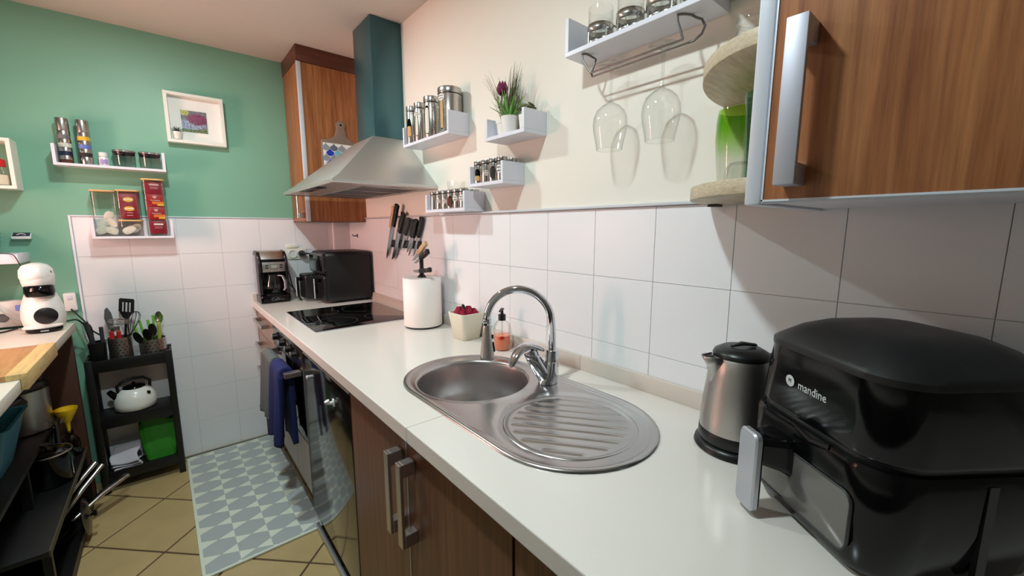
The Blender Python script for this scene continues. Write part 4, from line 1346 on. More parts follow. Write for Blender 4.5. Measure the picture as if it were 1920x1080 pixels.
# ================================================================== near air fryer
TH = math.radians(233.0)
af = thing('air_fryer', 'large glossy black air fryer with silver handle in the right foreground', 'air fryer', (0.790, 0.082, 0.90), TH)
af.scale = (1.0, 1.0, 1.19)
W2, D2 = 0.128, 0.120
def rr3(w_, d0, d1, rad, z, n=7):
    return [(u, v, z) for u, v in rrect(-w_, w_, d0, d1, rad, n)]
for sx in (-1, 1):
    for sy in (-1, 1):
        obj('foot', MB().lathe([(0, 0.0005), (0.010, 0.0005), (0.011, 0.008), (0, 0.008)], 14, (sx * 0.085, sy * 0.08, 0)), 'black_plastic', af)
obj('lower_body', MB().loft([rr3(W2 - 0.014, -D2 + 0.006, D2 - 0.012, 0.045, 0.007), rr3(W2 - 0.004, -D2 - 0.002, D2 - 0.004, 0.05, 0.020),
                            rr3(W2 + 0.003, -D2 - 0.007, D2, 0.055, 0.070), rr3(W2 + 0.004, -D2 - 0.008, D2, 0.055, 0.128), rr3(W2 + 0.001, -D2 - 0.005, D2 - 0.002, 0.055, 0.134)]), 'black_gloss', af, angle=40)
obj('seam_band', MB().loft([rr3(W2 - 0.004, -D2, D2 - 0.006, 0.055, 0.133), rr3(W2 - 0.004, -D2, D2 - 0.006, 0.055, 0.142)]), 'black_plastic', af)
obj('upper_body', MB().loft([rr3(W2 - 0.001, -D2 - 0.001, D2 - 0.002, 0.055, 0.141), rr3(W2 + 0.001, -D2 - 0.003, D2, 0.055, 0.146), rr3(W2 - 0.004, -D2 + 0.004, D2 - 0.004, 0.055, 0.222)]), 'black_gloss', af, angle=40)
tpm = [rr3(W2 - 0.003, -D2 + 0.003, D2 - 0.003, 0.055, 0.2215), rr3(W2 - 0.003, -D2 + 0.003, D2 - 0.003, 0.055, 0.229), rr3(W2 - 0.008, -D2 + 0.008, D2 - 0.008, 0.055, 0.2335),
       rr3(W2 - 0.030, -D2 + 0.030, D2 - 0.026, 0.05, 0.249), rr3(W2 - 0.052, -D2 + 0.056, D2 - 0.048, 0.04, 0.258), rr3(W2 - 0.080, -D2 + 0.085, D2 - 0.075, 0.025, 0.261)]
obj('top_cover', MB().loft(tpm), 'black_satin', af, angle=50)
# window in the drawer front, raised bezel, bracket and silver grip
FY = -D2 - 0.0078
wn = obj('window', MB().prism(rrect(-0.084, 0.092, 0.028, 0.098, 0.014), 'y', FY - 0.0012, FY + 0.004), 'mid_grey', af, bevel=0.0008)
wn.data.materials[0] = MATS['charcoal_window'] if 'charcoal_window' in MATS else mat('charcoal_window', (116, 113, 110), 0.16, metal=0.5, vary=0.1, vscale=14)
obj('window_rim', MB().tube([(u, FY - 0.0010, v) for u, v in rrect(-0.084, 0.092, 0.028, 0.098, 0.014)], 0.0012, 6, closed=True), 'dark_grey', wn)
br = obj('handle_bracket', MB().loft([[(u, y, v) for u, v in rrect(-0.066 - e, -0.008 + e, 0.074 - e2, 0.112, 0.010)] for y, e, e2 in ((FY + 0.003, 0.004, 0.014), (FY - 0.012, 0.0, 0.006), (FY - 0.040, -0.010, 0.0))]), 'black_gloss', af, angle=40)
hp = [[(u, y, v) for u, v in rrect(-0.060 + e, -0.018 - e, 0.008 + e, 0.116 - e, 0.009)] for y, e in ((FY - 0.038, 0.002), (FY - 0.042, 0.0), (FY - 0.049, 0.0), (FY - 0.052, 0.002))]
obj('grip_core', MB().loft(hp[:2]), 'black_plastic', br)
gp = obj('grip', MB().loft(hp[1:]), 'aluminium', br, angle=30)
text('brand_lettering', 'mandine', 0.0155, 'pale_grey_print', af, frame_mat((0.004, -D2 - 0.0005, 0.182), (1, 0, 0), (0, -0.06, 1)))
em = MB().lathe([(0, 0), (0.0075, 0), (0.0075, 0.0006), (0, 0.0006)], 22, sx=1.15, sy=1.0).xf(frame_mat((-0.0385, -D2 - 0.0004, 0.183), (1, 0, 0), (0, -0.06, 1)))
emb = obj('emblem', em, 'pale_grey_print', af)
text('emblem_letter', 'M', 0.008, 'black_plastic', emb, frame_mat((-0.0385, -D2 - 0.0012, 0.183), (1, 0, 0), (0, -0.06, 1)), 0.0002)
obj('vent_groove', MB().box(W2 - 0.001, W2 + 0.0055, 0.0, 0.012, 0.012, 0.126), 'black_plastic', af)
obj('drawer_notch', MB().tube([(-0.01, FY + 0.004, 0.1305), (0.02, FY + 0.002, 0.126), (0.05, FY + 0.004, 0.1305)], 0.005, 8), 'black_gloss', af)

# ================================================================== filter coffee maker
cm = thing('coffee_maker', 'black and silver filter coffee maker with glass jug at the far worktop end', 'coffee maker', (0.482, 2.880, 0.90), math.radians(3))
sd = [(0.068, 0.0), (-0.078, 0.0), (-0.080, 0.044), (-0.062, 0.046), (-0.050, 0.060), (0.0, 0.060), (0.0, 0.178), (-0.060, 0.185), (-0.076, 0.190), (-0.078, 0.300), (-0.060, 0.318), (0.068, 0.318)]
# base, rear column and head as separate pieces
obj('base', MB().prism(rrect(-0.080, 0.080, -0.078, 0.068, 0.016), 'z', 0.0006, 0.046), 'black_gloss', cm, bevel=0.002)
obj('column', MB().prism(rrect(-0.078, 0.078, 0.0, 0.068, 0.014), 'z', 0.046, 0.20), 'black_gloss', cm, bevel=0.002)
for s in (-1, 1):
    a, b = (0.064 * s, 0.080 * s) if s > 0 else (-0.080, -0.064)
    sp_ = MB().prism([(-0.060, 0.046), (0.060, 0.046), (0.060, 0.30), (0.030, 0.318), (-0.030, 0.308), (-0.062, 0.270), (-0.070, 0.19), (-0.058, 0.18)], 'x', a, b)
    obj('side_panel', sp_, 'charcoal_chrome', cm, bevel=0.004)
    obj('side_inlay', MB().prism([(0.0, 0.05), (0.058, 0.05), (0.058, 0.29), (0.0, 0.29)], 'x', (0.0803 if s > 0 else -0.0808), (0.0808 if s > 0 else -0.0803)), 'aluminium', cm)
obj('head', MB().prism([(0.066, 0.190), (0.066, 0.300), (0.030, 0.312), (-0.024, 0.302), (-0.056, 0.262), (-0.072, 0.252), (-0.072, 0.186), (-0.040, 0.180)], 'x', -0.0635, 0.0635), 'black_gloss', cm, bevel=0.003)
obj('lid', MB().prism([(0.040, 0.316), (-0.022, 0.311), (-0.060, 0.268), (-0.058, 0.262), (-0.020, 0.303), (0.040, 0.311)], 'x', -0.062, 0.062), 'brushed_steel', cm, bevel=0.002)
fp = obj('control_panel', MB().box(-0.062, 0.062, -0.0765, -0.072, 0.190, 0.249), 'brushed_steel', cm, bevel=0.002)
obj('display_frame', MB().box(-0.020, 0.020, -0.0782, -0.0764, 0.208, 0.236), 'dark_grey', fp, bevel=0.0008)
obj('display', MB().box(-0.0175, 0.0175, -0.0788, -0.0780, 0.211, 0.233), 'lcd', fp)
for sx in (-1, 1):
    for zz in (0.215, 0.229):
        obj('button', MB().lathe([(0, 0), (0.010, 0), (0.009, 0.002), (0, 0.002)], 20, sy=0.42).xf(Matrix.Translation((sx * 0.038, -0.0764, zz)) @ Matrix.Rotation(PI / 2, 4, 'X')), 'black_plastic', fp)
obj('hot_plate', MB().lathe([(0, 0.0465), (0.055, 0.0465), (0.055, 0.052), (0, 0.052)], 32, (0, -0.024, 0)), 'black_plastic', cm)
jg = obj('jug', MB().lathe([(0.040, 0.054), (0.050, 0.062), (0.054, 0.085), (0.050, 0.120), (0.036, 0.150), (0.034, 0.165)], 32, (0, -0.026, 0)), 'clear_glass', cm)
obj('jug_lid', MB().lathe([(0.036, 0.163), (0.036, 0.172), (0, 0.174)], 24, (0, -0.026, 0)), 'black_plastic', jg)
obj('jug_handle', MB().tube([(0.022, -0.060, 0.166), (0.040, -0.086, 0.164), (0.050, -0.094, 0.130), (0.050, -0.094, 0.090), (0.042, -0.086, 0.075)], [0.008, 0.009, 0.0095, 0.0095, 0.007], 10, flat=0.6), 'aluminium', jg)
text('brand_lettering', 'Cafe', 0.026, 'mid_grey', cm, frame_mat((-0.004, -0.0786, 0.024), (1, 0.0, 0.08), (-0.08, 0, 1)))
text('brand_lettering', 'filter', 0.010, 'mid_grey', cm, frame_mat((0.034, -0.0786, 0.020), (1, 0, 0), (0, 0, 1)))

# ================================================================== far double-drawer air fryer
ff = thing('air_fryer', 'black two-drawer air fryer in the corner by the hob', 'air fryer', (0.835, 2.700, 0.90))
def yz_round(y0, y1, z0, z1, rad):
    return rrect(y0, y1, z0, z1, rad, 5)
bx = [[(x, u, v) for u, v in yz_round(-0.160 + e, 0.160 - e, 0.010 + e, 0.310 - e, 0.026)] for x, e in ((0.142, 0.006), (0.136, 0.0), (-0.110, 0.0), (-0.122, 0.005))]
obj('body', MB().loft(bx), 'black_satin', ff, angle=40)
fr_ = obj('front_panel', MB().loft([[(x, u, v) for u, v in yz_round(-0.152 + e, 0.150 - e, 0.175 + e, 0.300 - e, 0.022)] for x, e in ((-0.118, 0.0), (-0.136, 0.002), (-0.142, 0.010))]), 'charcoal_chrome', ff, angle=40)
obj('touch_display', MB().box(-0.1432, -0.141, -0.128, 0.125, 0.196, 0.286), 'black_glass', fr_, bevel=0.001)
for k, (ya, yb) in enumerate(((-0.150, -0.003), (0.003, 0.150))):
    xo = -0.140 if k == 0 else -0.205
    dwx = obj('drawer', MB().loft([[(x, u, v) for u, v in yz_round(ya + e, yb - e, 0.016 + e, 0.170 - e, 0.016)] for x, e in ((-0.05, 0.0), (xo + 0.006, 0.0), (xo, 0.005))]), 'black_plastic', ff, angle=40)
    hm_ = MB().box(xo - 0.034, xo + 0.002, (ya + yb) / 2 - 0.009, (ya + yb) / 2 + 0.009, 0.128, 0.150)
    hnd = obj('handle', hm_.box(xo - 0.036, xo - 0.022, (ya + yb) / 2 - 0.010, (ya + yb) / 2 + 0.010, 0.028, 0.152), 'black_gloss', dwx, bevel=0.002)
    obj('handle_trim', MB().box(xo - 0.0385, xo - 0.0355, (ya + yb) / 2 - 0.007, (ya + yb) / 2 + 0.007, 0.030, 0.150), 'alu_white', hnd, bevel=0.0008)
for sx in (-0.09, 0.11):
    for sy in (-0.12, 0.12):
        obj('foot', MB().lathe([(0, 0.0005), (0.012, 0.0005), (0.012, 0.012), (0, 0.012)], 12, (sx, sy, 0)), 'black_plastic', ff)

# socket pair with a plug and its cable
so = thing('wall_socket', 'double round cream wall socket on the back tiles behind the coffee maker', 'socket', (0.680, 2.974, 1.185))
obj('plate', MB().prism(rrect(-0.088, 0.030, -0.036, 0.036, 0.012), 'y', -0.008, -0.0005), 'socket_cream', so, bevel=0.002)
for xx in (-0.052, 0.0):
    so_r = obj('socket_ring', MB().lathe([(0.024, 0), (0.028, 0), (0.027, 0.006), (0.022, 0.006), (0.021, 0.001), (0, 0.001)], 24, (0, 0, 0)).xf(Matrix.Translation((xx, -0.008, 0)) @ Matrix.Rotation(PI / 2, 4, 'X')), 'white_plastic', so)
obj('label_tab', MB().box(-0.085, -0.020, -0.012, -0.0005, 0.038, 0.058), 'socket_cream', so, bevel=0.001)
pg = thing('plug_cable', 'black round plug and cable running to the corner air fryer', 'cable', (0.680, 2.958, 1.185))
obj('plug', MB().lathe([(0, 0), (0.021, 0), (0.022, 0.006), (0.018, 0.020), (0.010, 0.034), (0, 0.035)], 20).xf(Matrix.Rotation(PI / 2, 4, 'X')), 'black_plastic', pg)
obj('cable', MB().tube([(0.0, -0.030, 0), (0.020, -0.038, 0.002), (0.050, -0.040, 0.0), (0.080, -0.038, -0.020), (0.095, -0.036, -0.060)], [0.007, 0.005, 0.0038, 0.0038, 0.0038], 8), 'cable_black', pg)
cc = thing('coffee_cable', 'black mains cable looping down behind the coffee maker', 'cable', (0.585, 2.93, 0.90))
obj('cable', MB().tube([(-0.010, -0.02, 0.20), (0.004, -0.03, 0.14), (0.010, -0.04, 0.09), (0.018, -0.08, 0.05), (0.026, -0.12, 0.025), (0.030, -0.15, 0.006)], 0.0035, 8), 'cable_black', cc)
obj('cable', MB().tube([(-0.008, -0.02, 0.11), (0.008, -0.06, 0.075), (0.020, -0.10, 0.045), (0.034, -0.16, 0.006)], 0.0035, 8), 'cable_black', cc)

# ================================================================== towels on the oven rail
def towel(label, name, y0, y1, zf, zb, m, seed, bar=(0.345, 0.722), th=0.010):
    t = thing(name, label, 'towel', (bar[0], (y0 + y1) / 2, bar[1]), 0, 'towels on the oven rail')
    rn = random.Random(seed)
    ph = [rn.uniform(0, 6) for _ in range(4)]
    rb = 0.0105 + th / 2
    h = (y1 - y0) / 2
    Lf, Lb = bar[1] - zf, bar[1] - zb
    tot = Lf + PI * rb + Lb
    def fn(u, v):
        s = v * tot
        y = (u - 0.5) * 2 * h
        if s < Lf:
            x, z, d = -rb, -(Lf - s), (Lf - s) / Lf
            sg = -1
        elif s < Lf + PI * rb:
            a = (s - Lf) / rb
            x, z, d = -rb * math.cos(a), rb * math.sin(a), 0
            sg = 0
        else:
            q = s - Lf - PI * rb
            x, z, d = rb, -q, q / Lb
            sg = 1
        w_ = math.sin(u * 9.0 + ph[0] + d * 0.6) * 0.015 * d ** 0.6 + math.sin(u * 17 + ph[1]) * 0.004 * d
        if sg == -1:
            x += w_ - 0.012 * d
            y *= 1 + 0.10 * math.sin(d * 2.2 + ph[2])
        elif sg == 1:
            x = min(x + w_ * 0.4 + 0.006 * d, 0.0355 - th / 2 - 0.004)
        z += 0.010 * math.sin(u * 5 + ph[3]) * d
        return (x, y, z)
    obj('cloth', MB().grid(fn, 30, 60), m, t, solid=th, angle=80)
    hm_ = MB()
    def hem(u, v):
        p = Vector(fn(u, 0.035 + v * 0.012))
        return (p.x - th / 2 - 0.0008, p.y, p.z)
    obj('hem', hm_.grid(hem, 30, 2), m, t, solid=0.002, angle=80)
towel('grey-green towel hanging over the oven rail', 'grey_towel', 2.145, 2.340, 0.44, 0.50, 'grey_towel', 4, th=0.016)
towel('navy blue towel hanging over the oven rail nearest the dishwasher', 'navy_towel', 1.938, 2.100, 0.405, 0.40, 'navy_towel', 9, th=0.022)

# ================================================================== back wall: shelves, picture, jars
wall_shelf('white wall shelf with stacked steel tins on the green wall', 'y', -0.366, 0.038, 1.644, 0.097, group='white wall shelves')
wall_shelf('white wall shelf with tea jars overlapping the back wall tiles', 'y', -0.273, 0.040, 1.298, 0.098, group='white wall shelves')

# towers of stacked tins: every tin is a thing of its own
def tin(label, loc, r, h, band, grp):
    t = thing('spice_tin', label, 'tin', loc, 0, grp)
    obj('body', MB().lathe([(0, 0.0004), (r * 0.96, 0.0004), (r * 0.97, 0.002), (r * 0.97, h * 0.55)], 26), 'steel' if band is None else band, t)
    obj('lid', MB().lathe([(r, h * 0.50), (r, h - 0.002), (r * 0.96, h - 0.0002), (0, h - 0.0002)], 26), 'steel', t, angle=30)
bands = [('spice_brown', 'navy_print', 'tea_bag', 'mid_grey', None), (None, 'spice_dark', 'blue_print', 'yellow_print', None)]
word = ['lowest', 'second from the bottom', 'middle', 'fourth from the bottom', 'topmost']
for k, (x, side) in enumerate(((-0.325, 'left'), (-0.258, 'right'))):
    z = 1.644 + 0.012
    for q in range(5):
        hq = 0.038 if q < 4 else 0.058
        tin('%s steel tin of the %s stack on the green wall shelf' % (word[q], side), (x, 2.932, z), 0.0235, hq, bands[k][q], 'stacked steel tins')
        z += hq
pb = thing('pill_bottle', 'small white plastic bottle between the tins and glass jars', 'bottle', (-0.198, 2.935, 1.656))
obj('body', MB().lathe([(0, 0.0005), (0.017, 0.0005), (0.0185, 0.003), (0.0185, 0.040), (0.014, 0.048), (0.013, 0.050)], 24), 'white_plastic', pb)
obj('cap', MB().lathe([(0.0165, 0.0485), (0.0168, 0.066), (0.0155, 0.0675), (0, 0.0675)], 24), 'white_plastic', pb)
obj('label_print', (lambda m: (cyl_patch(m, 0.0190, -PI / 2 + 0.1, 0.022, 0.85, 0.013, 18, False), m)[1])(MB()), 'lilac_print', pb)
def wide_jar(label, x):
    t = thing('glass_jar', label, 'jar', (x, 2.932, 1.656), 0, 'wide glass jars with steel lids')
    obj('wall', MB().lathe([(0, 0.001), (0.040, 0.001), (0.042, 0.004), (0.042, 0.072)], 32), 'clear_glass', t)
    obj('lid', MB().lathe([(0.041, 0.074), (0.0455, 0.075), (0.0455, 0.082), (0.044, 0.084), (0, 0.085)], 32), 'steel', t, angle=30)
    obj('seal', MB().lathe([(0.0415, 0.064), (0.0428, 0.066), (0.0428, 0.074)], 32), 'charcoal_chrome', t)
wide_jar('wide empty glass jar with a dark metal lid beside the white bottle', -0.121)
wide_jar('wide empty glass jar with a dark metal lid at the shelf end', -0.0225)

# tea jars on the lower shelf
zs = 1.298 + 0.012
def bamboo_jar(label, x, z, h, r=0.044, lidh=0.008):
    t = thing('bamboo_lid_jar', label, 'jar', (x, 2.930, z), 0, 'glass jars with bamboo lids')
    sqp = lambda q, zz: [(u, v, zz) for u, v in rrect(-q, q, -q, q, 0.016, 5)]
    obj('wall', MB().loft([sqp(r - 0.002, 0.002), sqp(r, 0.006), sqp(r, h - lidh)], caps=False), 'clear_glass', t)
    obj('foot', MB().prism(rrect(-r + 0.002, r - 0.002, -r + 0.002, r - 0.002, 0.016, 5), 'z', 0.0005, 0.0035), 'clear_glass', t)
    obj('lid', MB().prism(rrect(-r - 0.0025, r + 0.0025, -r - 0.0025, r + 0.0025, 0.017, 5), 'z', h - lidh, h), 'bamboo', t, bevel=0.0012)
    return t
def tea_bag(label, x, y, z, rx, rz, w_=0.022, h_=0.028, m='tea_bag', tilt=0.0):
    o = tag(obj('tea_bag', MB().loft([[(u, v * 0.14, zz) for u, v in ell(0, 0, a, a, 14)] for zz, a in ((-h_, w_ * 0.55), (-h_ * 0.6, w_ * 0.95), (0, w_), (h_ * 0.6, w_ * 0.9), (h_, w_ * 0.5))]), m, None, angle=60), label, 'tea bag', 'loose tea bags in the glass jars')
    o.location = (x, y, z)
    o.rotation_euler = (rx, rz, tilt)
    return o
bamboo_jar('square glass jar with bamboo lid, one third full of grey tea bags', -0.2185, zs, 0.228)
for k, (dx, dz, rz, tl_) in enumerate(((-0.018, 0.030, 1.2, 0.2), (0.016, 0.028, -1.1, -0.1), (-0.012, 0.060, 0.9, 0.3), (0.018, 0.066, -0.5, -0.3), (0.012, 0.102, 0.35, 0.1))):
    tea_bag(('pale tea bag lying lowest left in the leftmost jar', 'pale tea bag lying lowest right in the leftmost jar', 'pale tea bag in the middle of the leftmost jar, left', 'pale tea bag in the middle of the leftmost jar, right', 'pale tea bag leaning on top of the pile in the leftmost jar')[k],
            -0.2185 + dx, 2.914, zs + dz, 0.25, rz, 0.018, 0.024, 'tea_bag', tl_)
bamboo_jar('short square glass jar with bamboo lid, bottom of the middle stack', -0.1265, zs, 0.083)
for k, (dx, dz, rz) in enumerate(((-0.010, 0.032, 1.0), (0.012, 0.040, 0.8))):
    tea_bag(('cream tea bag leaning in the short jar, left one', 'cream tea bag leaning in the short jar, right one')[k], -0.1265 + dx, 2.915 + k * 0.013, zs + dz, 0.1, rz, 0.018, 0.027)
bamboo_jar('square glass jar of purple tea packets stacked on the short jar', -0.1265, zs + 0.0835, 0.150)
t = thing('tea_packet', 'dark red tea packet with yellow emblems in the stacked jar', 'packet', (-0.1265, 2.922, zs + 0.0875))
obj('sachet', MB().prism(rrect(-0.036, 0.036, 0.002, 0.132, 0.004), 'y', -0.022, 0.012), 'tea_red', t, bevel=0.003)
for zz in (0.052, 0.098):
    e_ = obj('emblem', MB().prism(ell(0, zz, 0.020, 0.012, 18), 'y', -0.0232, -0.0218), 'yellow_print', t)
    obj('emblem_band', MB().box(-0.016, 0.016, -0.0236, -0.0230, zz - 0.002, zz + 0.003), 'white_print', e_)
for zz in (0.018, 0.031):
    obj('small_print', MB().box(-0.012, 0.012, -0.0228, -0.0218, zz - 0.0015, zz + 0.0015), 'pale_print', t)
bamboo_jar('tall square glass jar of red tea packets at the right shelf end', -0.0225, zs, 0.296)
for k, (zc, m, lab) in enumerate(((0.045, 'tea_red', 'plain dark red tea packet at the bottom of the tall jar'), (0.118, 'tea_red2', 'red and orange tea packet above the bottom one in the tall jar'),
                                  (0.186, 'tea_red2', 'red and orange tea packet, second from the top in the tall jar'), (0.250, 'tea_red', 'dark red tea packet at the top of the tall jar'))):
    t = thing('tea_packet', lab, 'packet', (-0.0225, 2.922, zs + zc), 0, 'tea packets in the tall jar')
    obj('sachet', MB().box(-0.035, 0.035, -0.020 - 0.002 * (k % 2), 0.015, -0.034, 0.033), m, t, bevel=0.003)
    yf = -0.0226 - 0.002 * (k % 2)
    if k in (1, 2):
        obj('shield_print', MB().prism([(-0.008, 0.022), (0.008, 0.022), (0.007, 0.014), (0, 0.008), (-0.007, 0.014)], 'y', yf, yf + 0.003), 'pale_print', t)
        text('brand_lettering', 'Pompadour', 0.0085, 'white_print', t, frame_mat((0.002, yf - 0.0002, 0.0), (1, 0, 0), (0, 0, 1)))
        obj('orange_band', MB().box(-0.012, 0.0345, yf + 0.0004, yf + 0.003, -0.020, -0.006), 'orange_print', t)
        obj('yellow_band', MB().box(0.008, 0.0345, yf, yf + 0.003, -0.028, -0.018), 'yellow_print', t)
    else:
        obj('title_band', MB().box(-0.016, 0.022, yf, yf + 0.003, 0.012, 0.020), 'white_print' if k == 0 else 'pale_print', t)
        obj('small_print', MB().box(-0.014, 0.018, yf, yf + 0.003, 0.001, 0.003).box(-0.014, 0.018, yf, yf + 0.003, -0.005, -0.0035), 'pale_print', t)

# deep picture frame with little succulent
pf = thing('picture_frame', 'deep white box frame with a purple tree photo on the green wall', 'picture', (0.191, 2.98, 1.812))
FW, FH, FD, FT = 0.131, 0.262, 0.045, 0.016
fr = MB().box(-FW, FW, -FD, -0.0006, 0, FT).box(-FW, FW, -FD, -0.0006, FH - FT, FH).box(-FW, -FW + FT, -FD, -0.0006, FT, FH - FT).box(FW - FT, FW, -FD, -0.0006, FT, FH - FT)
obj('frame', fr, 'white_frame', pf, bevel=0.0012, seg=1)
obj('mount', MB().box(-FW + FT, FW - FT, -0.010, -0.006, FT, FH - FT), 'photo_frame_back', pf)
def photo_mat():
    m = bpy.data.materials.new('tree_photo')
    m.use_nodes = True
    nt = m.node_tree
    b = nt.nodes['Principled BSDF']
    b.inputs['Roughness'].default_value = 0.35
    tc = nt.nodes.new('ShaderNodeTexCoord')
    def noise(sc, dt=6):
        n = nt.nodes.new('ShaderNodeTexNoise')
        n.inputs['Scale'].default_value = sc
        n.inputs['Detail'].default_value = dt
        nt.links.new(tc.outputs['Object'], n.inputs['Vector'])
        return n
    def ramp(src, stops):
        r = nt.nodes.new('ShaderNodeValToRGB')
        els = r.color_ramp.elements
        while len(els) < len(stops):
            els.new(0.5)
        for e, (p, c) in zip(els, stops):
            e.position = p
            e.color = lin(c)
        nt.links.new(src, r.inputs['Fac'])
        return r
    def blob(cx, cz, rx, rz, soft, wob):
        mp = nt.nodes.new('ShaderNodeMapping')
        nt.links.new(tc.outputs['Object'], mp.inputs['Vector'])
        mp.inputs['Location'].default_value = (-cx / rx, 0, -cz / rz)
        mp.inputs['Scale'].default_value = (1 / rx, 0, 1 / rz)
        ln = nt.nodes.new('ShaderNodeVectorMath')
        ln.operation = 'LENGTH'
        nt.links.new(mp.outputs[0], ln.inputs[0])
        ad = nt.nodes.new('ShaderNodeMath')
        ad.operation = 'MULTIPLY_ADD'
        nz = noise(90, 4)
        nt.links.new(nz.outputs['Fac'], ad.inputs[0])
        ad.inputs[1].default_value = wob
        nt.links.new(ln.outputs['Value'], ad.inputs[2])
        mr = nt.nodes.new('ShaderNodeMapRange')
        mr.inputs['From Min'].default_value = 1 + wob / 2 + soft
        mr.inputs['From Max'].default_value = 1 + wob / 2 - soft
        nt.links.new(ad.outputs[0], mr.inputs['Value'])
        return mr
    def mix(fac, a, bb):
        mx = nt.nodes.new('ShaderNodeMix')
        mx.data_type = 'RGBA'
        nt.links.new(fac, mx.inputs['Factor'])
        nt.links.new(a, mx.inputs['A'])
        nt.links.new(bb, mx.inputs['B'])
        return mx.outputs['Result']
    n1, n2 = noise(60), noise(140)
    bg = ramp(n1.outputs['Fac'], [(0.35, (70, 74, 80)), (0.6, (120, 118, 124))]).outputs['Color']
    grass = ramp(n2.outputs['Fac'], [(0.35, (44, 66, 44)), (0.6, (122, 140, 84))]).outputs['Color']
    path = ramp(n2.outputs['Fac'], [(0.35, (90, 100, 140)), (0.6, (176, 184, 206))]).outputs['Color']
    tree = ramp(n2.outputs['Fac'], [(0.35, (74, 12, 44)), (0.6, (142, 40, 92))]).outputs['Color']
    yel = ramp(n2.outputs['Fac'], [(0.35, (130, 130, 40)), (0.6, (206, 204, 96))]).outputs['Color']
    c = mix(blob(0, -0.052, 0.09, 0.022, 0.15, 0.5).outputs[0], bg, grass)
    c = mix(blob(-0.02, -0.018, 0.07, 0.024, 0.15, 0.4).outputs[0], c, path)
    c = mix(blob(-0.042, 0.046, 0.020, 0.018, 0.2, 0.5).outputs[0], c, yel)
    c = mix(blob(0.014, 0.014, 0.046, 0.030, 0.12, 0.6).outputs[0], c, tree)
    nt.links.new(c, b.inputs['Base Color'])
    MATS['tree_photo'] = m
photo_mat()
ph = obj('photograph', MB().box(-0.057, 0.057, -0.0008, 0.0006, -0.057, 0.057), 'tree_photo', pf)
ph.location = (-0.006, -0.0112, 0.124)
t = thing('mini_succulent', 'tiny dark succulent in a white pot standing inside the box frame', 'plant', (0.104, 2.950, 1.829))
plant_pot(t, 0.016, 0.0215, 0.040, 'ceramic_white')
for k in range(18):
    a = k * 2.399
    f = k / 18.0
    mb = MB()
    blade(mb, (0.003 * math.cos(a), 0.003 * math.sin(a), 0.036), 1.15 - 1.05 * f, a, 0.028 + 0.006 * f, 0.0042, 0.05, 0.4)
    obj('leaf', mb, 'succulent', t, solid=0.0016)

# cube shelf with a red-lidded salt jar at the left picture edge
cs = thing('cube_shelf', 'white open box shelf on the green wall at the left picture edge', 'shelf', (-0.60, 2.92, 1.524))
cbx = MB().box(-0.115, 0.115, -0.06, 0.0594, 0, 0.014).box(-0.115, 0.115, -0.06, 0.0594, 0.205, 0.219).box(-0.115, -0.101, -0.06, 0.0594, 0.014, 0.205).box(0.101, 0.115, -0.06, 0.0594, 0.014, 0.205)
obj('box', cbx, 'white_frame', cs, bevel=0.001, seg=1)
sj = thing('salt_jar', 'glass jar of pale salt with a red lid in the box shelf', 'jar', (-0.536, 2.895, 1.5385))
obj('wall', MB().lathe([(0, 0.001), (0.026, 0.001), (0.0285, 0.006), (0.0285, 0.055), (0.022, 0.074), (0.021, 0.084)], 28), 'clear_glass', sj)
obj('contents', MB().lathe([(0, 0.003), (0.0270, 0.003), (0.0275, 0.045), (0, 0.050)], 28), 'salt', sj)
obj('lid', MB().lathe([(0.0225, 0.082), (0.0235, 0.084), (0.0230, 0.110), (0.020, 0.114), (0, 0.114)], 28), 'red_lid', sj)

# floating shelf with bowls
fs_ = tag(obj('floating_shelf', MB().box(-0.998, -0.501, 2.765, 2.9794, 1.196, 1.238), 'white_lacquer', None, bevel=0.002), 'thick white floating shelf above the left worktop', 'shelf')
bw_lab = ['lowest', 'second', 'third', 'topmost']
for k in range(4):
    t = tag(obj('black_bowl', MB().lathe([(0, 0.001), (0.045, 0.001), (0.050, 0.004), (0.072 + 0.002 * k, 0.022), (0.080 + 0.003 * k, 0.0335), (0.077 + 0.003 * k, 0.0335), (0.068 + 0.002 * k, 0.022), (0.046, 0.008), (0, 0.007)], 36), 'black_gloss', None, angle=50),
            '%s black bowl of the stack on the floating shelf' % bw_lab[k], 'bowl', 'stacked black bowls')
    t.location = (-0.645, 2.868, 1.2385 + k * 0.019)
fo = tag(obj('bread_roll', MB().lathe([(0, 0.0), (0.024, 0.004), (0.034, 0.016), (0.030, 0.028), (0.016, 0.035), (0, 0.036)], 24, sx=1.3, sy=1.0), 'orange_fruit', None, angle=80), 'orange-brown bread roll lying in the topmost black bowl', 'food')
fo.location = (-0.635, 2.868, 1.3045)
wbx = thing('wall_box', 'small white box with a navy arc print stuck on the green wall', 'box', (-0.514, 2.98, 1.300))
obj('case', MB().prism([(-0.034, 0.0), (-0.034, 0.012), (-0.0006, 0.030), (-0.0006, 0.0)], 'x', -0.030, 0.030), 'white_plastic', wbx, bevel=0.002)
obj('navy_panel', MB().add([(-0.027, -0.0335, 0.0135), (0.027, -0.0335, 0.0135), (0.027, -0.004, 0.0295), (-0.027, -0.004, 0.0295)], [(0, 1, 2, 3)]), 'navy_print', wbx, solid=0.0008)
obj('arc_print', MB().tube([(-0.014 + 0.028 * k / 8, -0.024 + 0.010 * math.sin(PI * k / 8), 0.0198 + 0.0054 * math.sin(PI * k / 8)) for k in range(9)], 0.0018, 6), 'white_print', wbx)

